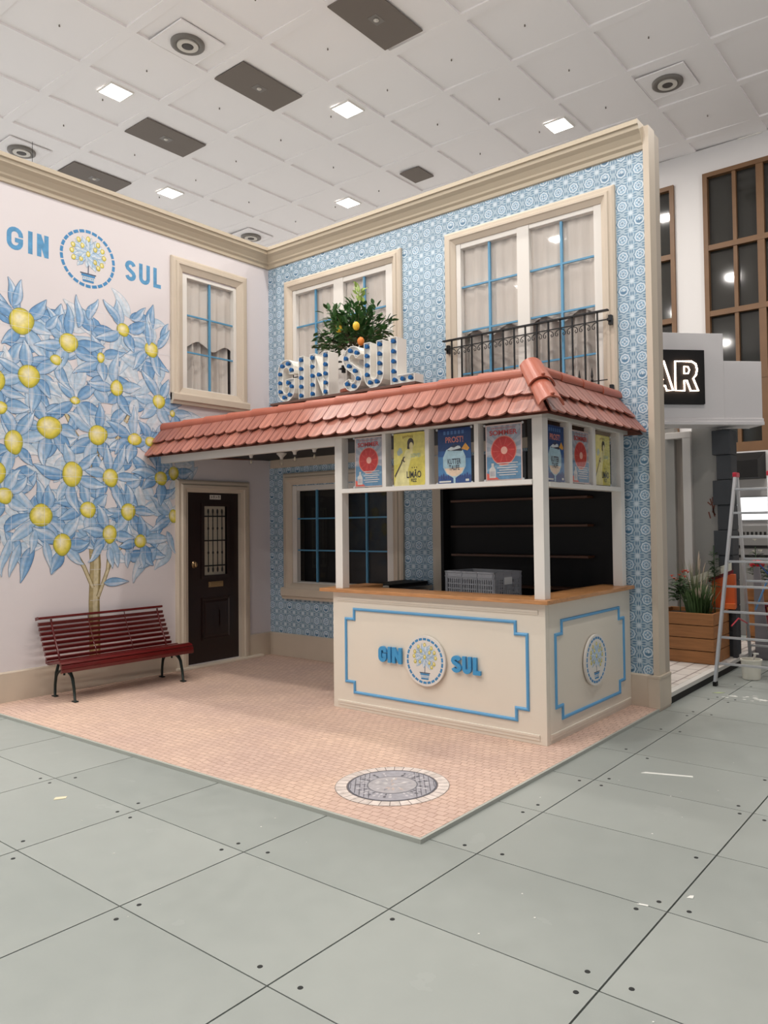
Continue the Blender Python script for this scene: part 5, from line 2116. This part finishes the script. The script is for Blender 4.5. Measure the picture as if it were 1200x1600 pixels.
def tuft(name, cx, cy, z0, h, n, spread, label, m_, w_=.006, cat='plant', plumes=False):
    t = thing(name, (cx, cy, z0), label, cat)
    mb = MB()
    pl_ = MB()
    for k in range(n):
        a = rp.uniform(0, 6.28)
        r_ = rp.uniform(0, spread * .5)
        p = Vector((cx + r_ * math.cos(a), cy + r_ * math.sin(a), z0))
        d = Vector((math.cos(a) * rp.uniform(0, .35), math.sin(a) * rp.uniform(0, .35), 1)).normalized()
        L = h * rp.uniform(.6, 1.0)
        s_ = Vector((-math.sin(a + .7), math.cos(a + .7), 0)) * w_
        q0, q1, q2 = p, p + d * L * .55, p + d * L + Vector((d.x, d.y, -.1)) * L * .35
        mb.quad(q0 - s_, q0 + s_, q1 + s_ * .8, q1 - s_ * .8)
        mb.quad(q1 - s_ * .8, q1 + s_ * .8, q2 + s_ * .1, q2 - s_ * .1)
        if plumes and k % 17 == 0:
            pl_.tube([q1 + d * L * .25, q1 + d * L * .42, q1 + d * L * .55 + Vector((d.x, d.y, 0)) * .05], .008, 6, rs=[.003, .007, .002])
    mb.build('blades', m_, t)
    if plumes: pl_.build('plumes', mat('pale_grass_plume', c(196, 176, 156), .8), t)
    return t


tuft('ornamental_grass', 4.92, 2.14, .60, .40, 420, .26, 'tall ornamental grass with pale plumes in the wooden planter', GR, plumes=True)
tuft('ornamental_grass', 4.80, 2.40, .60, .70, 120, .12, 'thinner wispy grass at the back of the wooden planter', mat('wispy_grass', c(128, 134, 98), .7), w_=.004, plumes=True)


def leafy(name, cx, cy, z0, rx, rz, n, label, m_, flowers=None, L=.07):
    t = thing(name, (cx, cy, z0), label, 'plant')
    mb = MB()
    mb.tube([(cx, cy, z0), (cx, cy, z0 + rz)], .006, 6)
    for k in range(n):
        a, el = rp.uniform(0, 6.28), rp.uniform(-.2, 1.5)
        r_ = rp.uniform(.3, 1)
        p = Vector((cx + rx * r_ * math.cos(a) * math.cos(el), cy + rx * r_ * math.sin(a) * math.cos(el), z0 + rz * (.45 + .5 * r_ * math.sin(el))))
        blade(mb, p, Vector((math.cos(a), math.sin(a), rp.uniform(-.2, .8))), Vector((0, 0, 1)), L * rp.uniform(.7, 1.2), L * .5)
    mb.build('foliage', m_, t)
    if flowers:
        for k in range(flowers[1]):
            a = rp.uniform(0, 6.28)
            fx, fy, fz = cx + rx * .7 * math.cos(a), cy + rx * .7 * math.sin(a), z0 + rz * rp.uniform(.85, 1.15)
            mb = MB()
            for q in range(9):
                b_ = 6.28 * q / 9
                blade(mb, Vector((fx, fy, fz)), Vector((math.cos(b_), math.sin(b_), .6)), Vector((0, 0, 1)), .03, .018)
            mb.ball(fx, fy, fz, .010, .010, .010, 6)
            mb.build('flower', flowers[0], t)
    return t


REDF = mat('orange_red_petals', c(208, 78, 52), .5)
leafy('flowering_plant', 4.74, 2.06, .60, .13, .46, 190, 'leafy plant with orange red flowers at the left of the wooden planter', FLG, (REDF, 9))
leafy('shrub', 5.02, 2.43, .60, .045, .80, 80, 'tall dark leafy shrub at the back right of the wooden planter', mat('dark_shrub_green', c(52, 74, 44), .5), L=.06)

# blurred clutter behind the ladder
t = thing('orange_letter_box', (5.08, 2.55, .0865), 'orange box with a pale slatted roof edge on a dark post behind the wooden planter', 'box')
MB().box(4.96, 5.225, 2.51, 2.59, .66, 1.06).build('body', mat('orange_paint', c(206, 92, 40), .5), t, bevel=.006)
MB().box(5.10, 5.236, 2.46, 2.509, .655, .72).build('ledge', mat('orange_ledge_paint', c(222, 108, 48), .5), t, bevel=.004)
MB().box(5.19, 5.235, 2.51, 2.59, .0865, .655).build('post', QUOIN, t)
mb = MB()
for k in range(7):
    u = 4.74 + k * .067
    q0, q1 = .925 + (u - 4.74) * .40, .925 + (u + .056 - 4.74) * .40
    mb.prism([(u, q0), (u + .056, q1), (u + .056, q1 + .09), (u, q0 + .09)], lambda a_, b_, h: (a_, h, b_), 2.485, 2.505)
mb.build('roof_slats', mat('pale_board', c(206, 200, 184), .6), t)
mb = MB()
mb.prism([(4.93, .96), (5.215, 1.075), (5.215, 1.115), (4.93, 1.0)], lambda a_, b_, h: (a_, h, b_), 2.506, 2.509)
mb.build('red_edge', mat('dark_red_edge', c(128, 24, 36), .5), t)
planter(4.95, 6.4, 4.0, 4.6, FZ, .78, 'second wooden planter further back behind the ladder', 5)
YF = mat('yellow_petals', c(222, 176, 62), .5)
leafy('flowering_plant', 5.25, 4.2, .70, .2, .42, 190, 'red and yellow flowering plant in the far planter behind the ladder', FLG, (REDF, 9))
leafy('flowering_plant', 5.85, 4.3, .70, .2, .40, 160, 'yellow flowering plant at the right of the far planter', FLG, (YF, 8))
t = leafy('white_lily', 5.13, 3.85, .72, .1, .62, 60, 'white lily blossom standing above the far planter', FLG, (mat('white_petals', c(232, 228, 214), .5), 4))
t = thing('leaning_panel', (5.35, 3.1, FZ), 'grey panel leaning upright behind the ladder', 'panel')
mb = MB()
mb.prism([(5.262, .0), (5.44, .0), (5.33, 1.14), (5.262, 1.14)], lambda u, v, h: (u, h, v + FZ), 3.20, 3.23)
mb.build('panel', mat('grey_board', c(142, 136, 140), .6), t)
t = thing('red_stool', (5.52, 3.4, FZ), 'dark red folding stool behind the ladder', 'stool')
mb = MB()
RD = mat('dark_red_enamel', c(128, 28, 40), .4)
for a, b_ in (((5.43, 3.3, FZ), (5.36, 3.3, .62)), ((5.60, 3.3, FZ), (5.66, 3.3, .62)), ((5.43, 3.6, FZ), (5.36, 3.6, .62)), ((5.60, 3.6, FZ), (5.66, 3.6, .62))):
    MB().tube([a, b_], .022, 8).build('leg', RD, t, smooth=True)
MB().box(5.34, 5.69, 3.25, 3.65, .62, .66).build('seat', RD, t, bevel=.01)
t = thing('blue_trestle', (5.58, 2.9, FZ), 'blue metal support with crossed struts behind the ladder', 'trestle')
BM = mat('navy_enamel', c(38, 68, 118), .45)
MB().tube([(5.52, 2.88, FZ), (5.52, 2.88, 1.16)], .018, 8).build('pole', BM, t)
MB().tube([(5.36, 2.86, .62), (5.50, 2.86, .98)], .010, 8).build('strut', mat('light_blue_enamel', c(96, 150, 204), .4), t)
MB().tube([(5.42, 2.86, 1.16), (5.62, 2.86, .92)], .010, 8).build('strut', BM, t)
t = thing('red_anthurium', (5.08, 4.12, .72), 'large glossy red flower at the left end of the far planter', 'flower')
MB().tube([(5.08, 4.12, .72), (5.09, 4.1, .95), (5.09, 4.08, 1.07)], .008, 6).build('stem', FLG, t)
MB().ball(5.09, 4.07, 1.10, .10, .03, .06, 10).build('bloom', mat('glossy_red_petal', c(196, 28, 48), .3), t, smooth=True)
# white partition, dark awning and lit screen far behind
mb = MB()
mb.box(4.2, 8.5, 5.5, 5.58, FZ, 2.75)
tag(mb.build('wall_partition', HALLW), 'low white partition wall behind the ladder', 'wall', kind='structure')
t = thing('dark_awning', (4.6, 5.3, 2.3), 'small black awning on the white partition behind the charcoal pilaster', 'awning')
mb = MB()
mb.prism([(5.495, 2.73), (5.02, 2.58), (5.02, 2.32), (5.495, 2.32)], lambda u, v, h: (h, u, v), 4.22, 4.90)
mb.build('awning_cover', BLACK, t)
t = thing('lit_menu_screen', (4.7, 5.48, 1.87), 'bright white lit panel on the partition seen through the ladder', 'screen')
MB().box(4.42, 5.05, 5.46, 5.499, 1.68, 2.06).build('frame', STEEL, t)
MB().box(4.44, 5.03, 5.455, 5.459, 1.70, 2.04).build('screen', SCREEN, t)
t = thing('bar_equipment', (4.8, 5.3, 1.2), 'grey metal bar unit with a row of dark slots below the lit panel', 'bar unit')
MB().box(4.40, 5.30, 5.20, 5.45, FZ, 1.62).build('cabinet', mat('grey_unit', c(132, 130, 128), .5), t, bevel=.01)
mb = MB()
for k in range(14):
    mb.box(4.44 + k * .06, 4.47 + k * .06, 5.192, 5.199, 1.46, 1.52)
mb.box(4.42, 5.28, 5.190, 5.199, 1.28, 1.32).box(4.42, 5.28, 5.190, 5.199, 1.14, 1.18)
mb.build('slots', BLACK, t)

# ------------------------------------------------------------------ ladder
LD = thing('step_ladder', (5.55, 2.1, FZ), 'aluminium double-sided ladder with red caps standing at the right edge', 'ladder')
Ff = [(5.324, 1.36), (5.87, 1.36)]
Fb = [(5.275, 2.92), (5.90, 2.92)]
Tp = [(5.385, 2.08), (5.735, 2.08)]
ZT = 2.20
for i in (0, 1):
    for foot, off in ((Ff[i], -.03), (Fb[i], .03)):
        mb = MB()
        a = Vector((foot[0], foot[1], FZ + .045))
        b_ = Vector((Tp[i][0], Tp[i][1] + off, ZT))
        s_ = Vector((.013, 0, 0))
        d_ = Vector((0, .028, 0))
        k = len(mb.v)
        for P in (a, b_):
            mb.v += [tuple(P - s_ - d_), tuple(P + s_ - d_), tuple(P + s_ + d_), tuple(P - s_ + d_)]
        for f in ((0, 1, 5, 4), (1, 2, 6, 5), (2, 3, 7, 6), (3, 0, 4, 7), (0, 1, 2, 3), (4, 5, 6, 7)):
            mb.f.append(tuple(k + q for q in f)); mb.mi.append(0)
        mb.build('rail', ALU, LD)
        MB().box(foot[0] - .018, foot[0] + .018, foot[1] - .034, foot[1] + .034, FZ + .001, FZ + .046).build('rubber_foot', BLACK, LD, bevel=.004)
    MB().box(Tp[i][0] - .022, Tp[i][0] + .022, Tp[i][1] - .07, Tp[i][1] + .07, ZT - .03, ZT + .025).build('red_cap', REDPL, LD, bevel=.01)
for side, FF in ((-1, Ff), (1, Fb)):
    for k in range(8):
        z_ = .20 + k * .262
        t = (z_ - FZ) / (ZT - FZ)
        y_ = FF[0][1] + (Tp[0][1] + side * .03 - FF[0][1]) * t
        xa_ = FF[0][0] + (Tp[0][0] - FF[0][0]) * t
        xb_ = FF[1][0] + (Tp[1][0] - FF[1][0]) * t
        MB().box(xa_ + .012, xb_ - .012, y_ - .014, y_ + .014, z_ - .012, z_ + .012).build('rung', ALU, LD, bevel=.003)
MB().tube([(5.40, 1.72, .56), (5.37, 2.1, .60), (5.35, 2.52, .50)], .008, 6).build('spreader_strap', REDPL, LD)
t = thing('plaster_bucket', (5.535, 1.93, FZ), 'white plaster bucket with a spatula standing under the ladder', 'bucket')
MB().lathe([(.085, 0), (.09, .004), (.105, .20), (.112, .20), (.112, .215), (.098, .215), (.088, .02), (.01, .018)], 5.535, 1.93, FZ + .001, 28).build('pail', mat('bucket_white', c(226, 222, 208), .4), t, smooth=False)
mb = MB()
mb.tube([(5.54, 1.93, .10), (5.57, 1.91, .21), (5.585, 1.90, .25)], .012, 8)
mb.box(5.57, 5.62, 1.885, 1.905, .25, .265)
mb.build('spatula', WHITE_FRAME, t)
t = thing('black_shoe', (5.72, 2.35, FZ), 'black work boot behind the plaster bucket', 'boot')
MB().ball(5.70, 2.45, FZ + .075, .09, .16, .075, 10).build('boot', BLACK, t, smooth=True)
t = thing('tape_roll', (5.80, 2.1, FZ), 'roll of beige tape lying near the bucket at the right edge', 'tape')
MB().lathe([(.03, 0), (.06, 0), (.06, .045), (.03, .045), (.03, 0)], 5.78, 2.02, FZ + .001, 24).build('roll', mat('beige_tape', c(196, 172, 130), .5), t)

# ------------------------------------------------------------------ scraps on the floor
def scrap(name, pts, label, cat, m_, h=.003):
    mb = MB()
    mb.prism(pts, lambda u, v, z: (u, v, z), FZ + .0005, FZ + h)
    cx = sum(p[0] for p in pts) / len(pts)
    cy = sum(p[1] for p in pts) / len(pts)
    return tag(mb.build(name, m_, origin=(cx, cy, FZ)), label, cat)


SCR = mat('scrap_white', c(226, 226, 220), .7)
scrap('paper_scrap', [(2.95, -4.40), (2.985, -4.43), (3.02, -4.37), (2.99, -4.345)], 'small beige paper scrap on the grey plates at left', 'scrap', mat('scrap_beige', c(216, 206, 176), .7))
scrap('tape_strip', [(5.755, -1.775), (6.07, -1.66), (6.06, -1.635), (5.90, -1.69), (5.775, -1.735)], 'long white strip of torn tape on the grey plates', 'scrap', SCR)
scrap('paper_chip', [(6.42, -3.52), (6.47, -3.51), (6.465, -3.497), (6.43, -3.505)], 'thin white chip lying on a plate joint at the lower right', 'scrap', SCR)
scrap('paper_chip', [(6.58, -3.33), (6.605, -3.32), (6.60, -3.29), (6.585, -3.30)], 'small white chip beside the long joint at the right', 'scrap', SCR)
scrap('green_scrap', [(5.40, 1.00), (5.47, 1.03), (5.50, 1.08), (5.44, 1.06)], 'pale green scrap in front of the ladder foot', 'scrap', mat('scrap_green', c(184, 196, 142), .7))
mb = MB()
rs_ = random.Random(4)
for k in range(16):
    a, b_ = 5.72 + rs_.gauss(0, .14), .98 + rs_.gauss(0, .07)
    r_ = rs_.uniform(.01, .05)
    n = 7
    mb.prism([(a + r_ * rs_.uniform(.4, 1.4) * math.cos(6.28 * q / n), b_ + r_ * .7 * rs_.uniform(.4, 1.2) * math.sin(6.28 * q / n)) for q in range(n)], lambda u, v, z: (u, v, z + k * .0001), FZ + .0003, FZ + .0015)
tag(mb.build('plaster_splash', SCR, origin=(5.72, .98, FZ)), 'patch of spilled white plaster on the plates before the ladder', 'spill', kind='stuff')
mb = MB()
for k in range(60):
    a, b_ = rs_.uniform(3.4, 7.5), rs_.uniform(-5.4, -.5)
    if a < 5.35 and b_ > -3.75: continue
    r_ = rs_.uniform(.002, .006)
    mb.prism([(a + r_ * math.cos(q), b_ + r_ * math.sin(q)) for q in (0, 1.5, 3.1, 4.6)], lambda u, v, z: (u, v, z), FZ + .0003, FZ + .002)
tag(mb.build('plaster_crumbs', SCR, origin=(5, -4, FZ)), 'tiny white crumbs scattered over the grey floor plates', 'crumbs', kind='stuff')
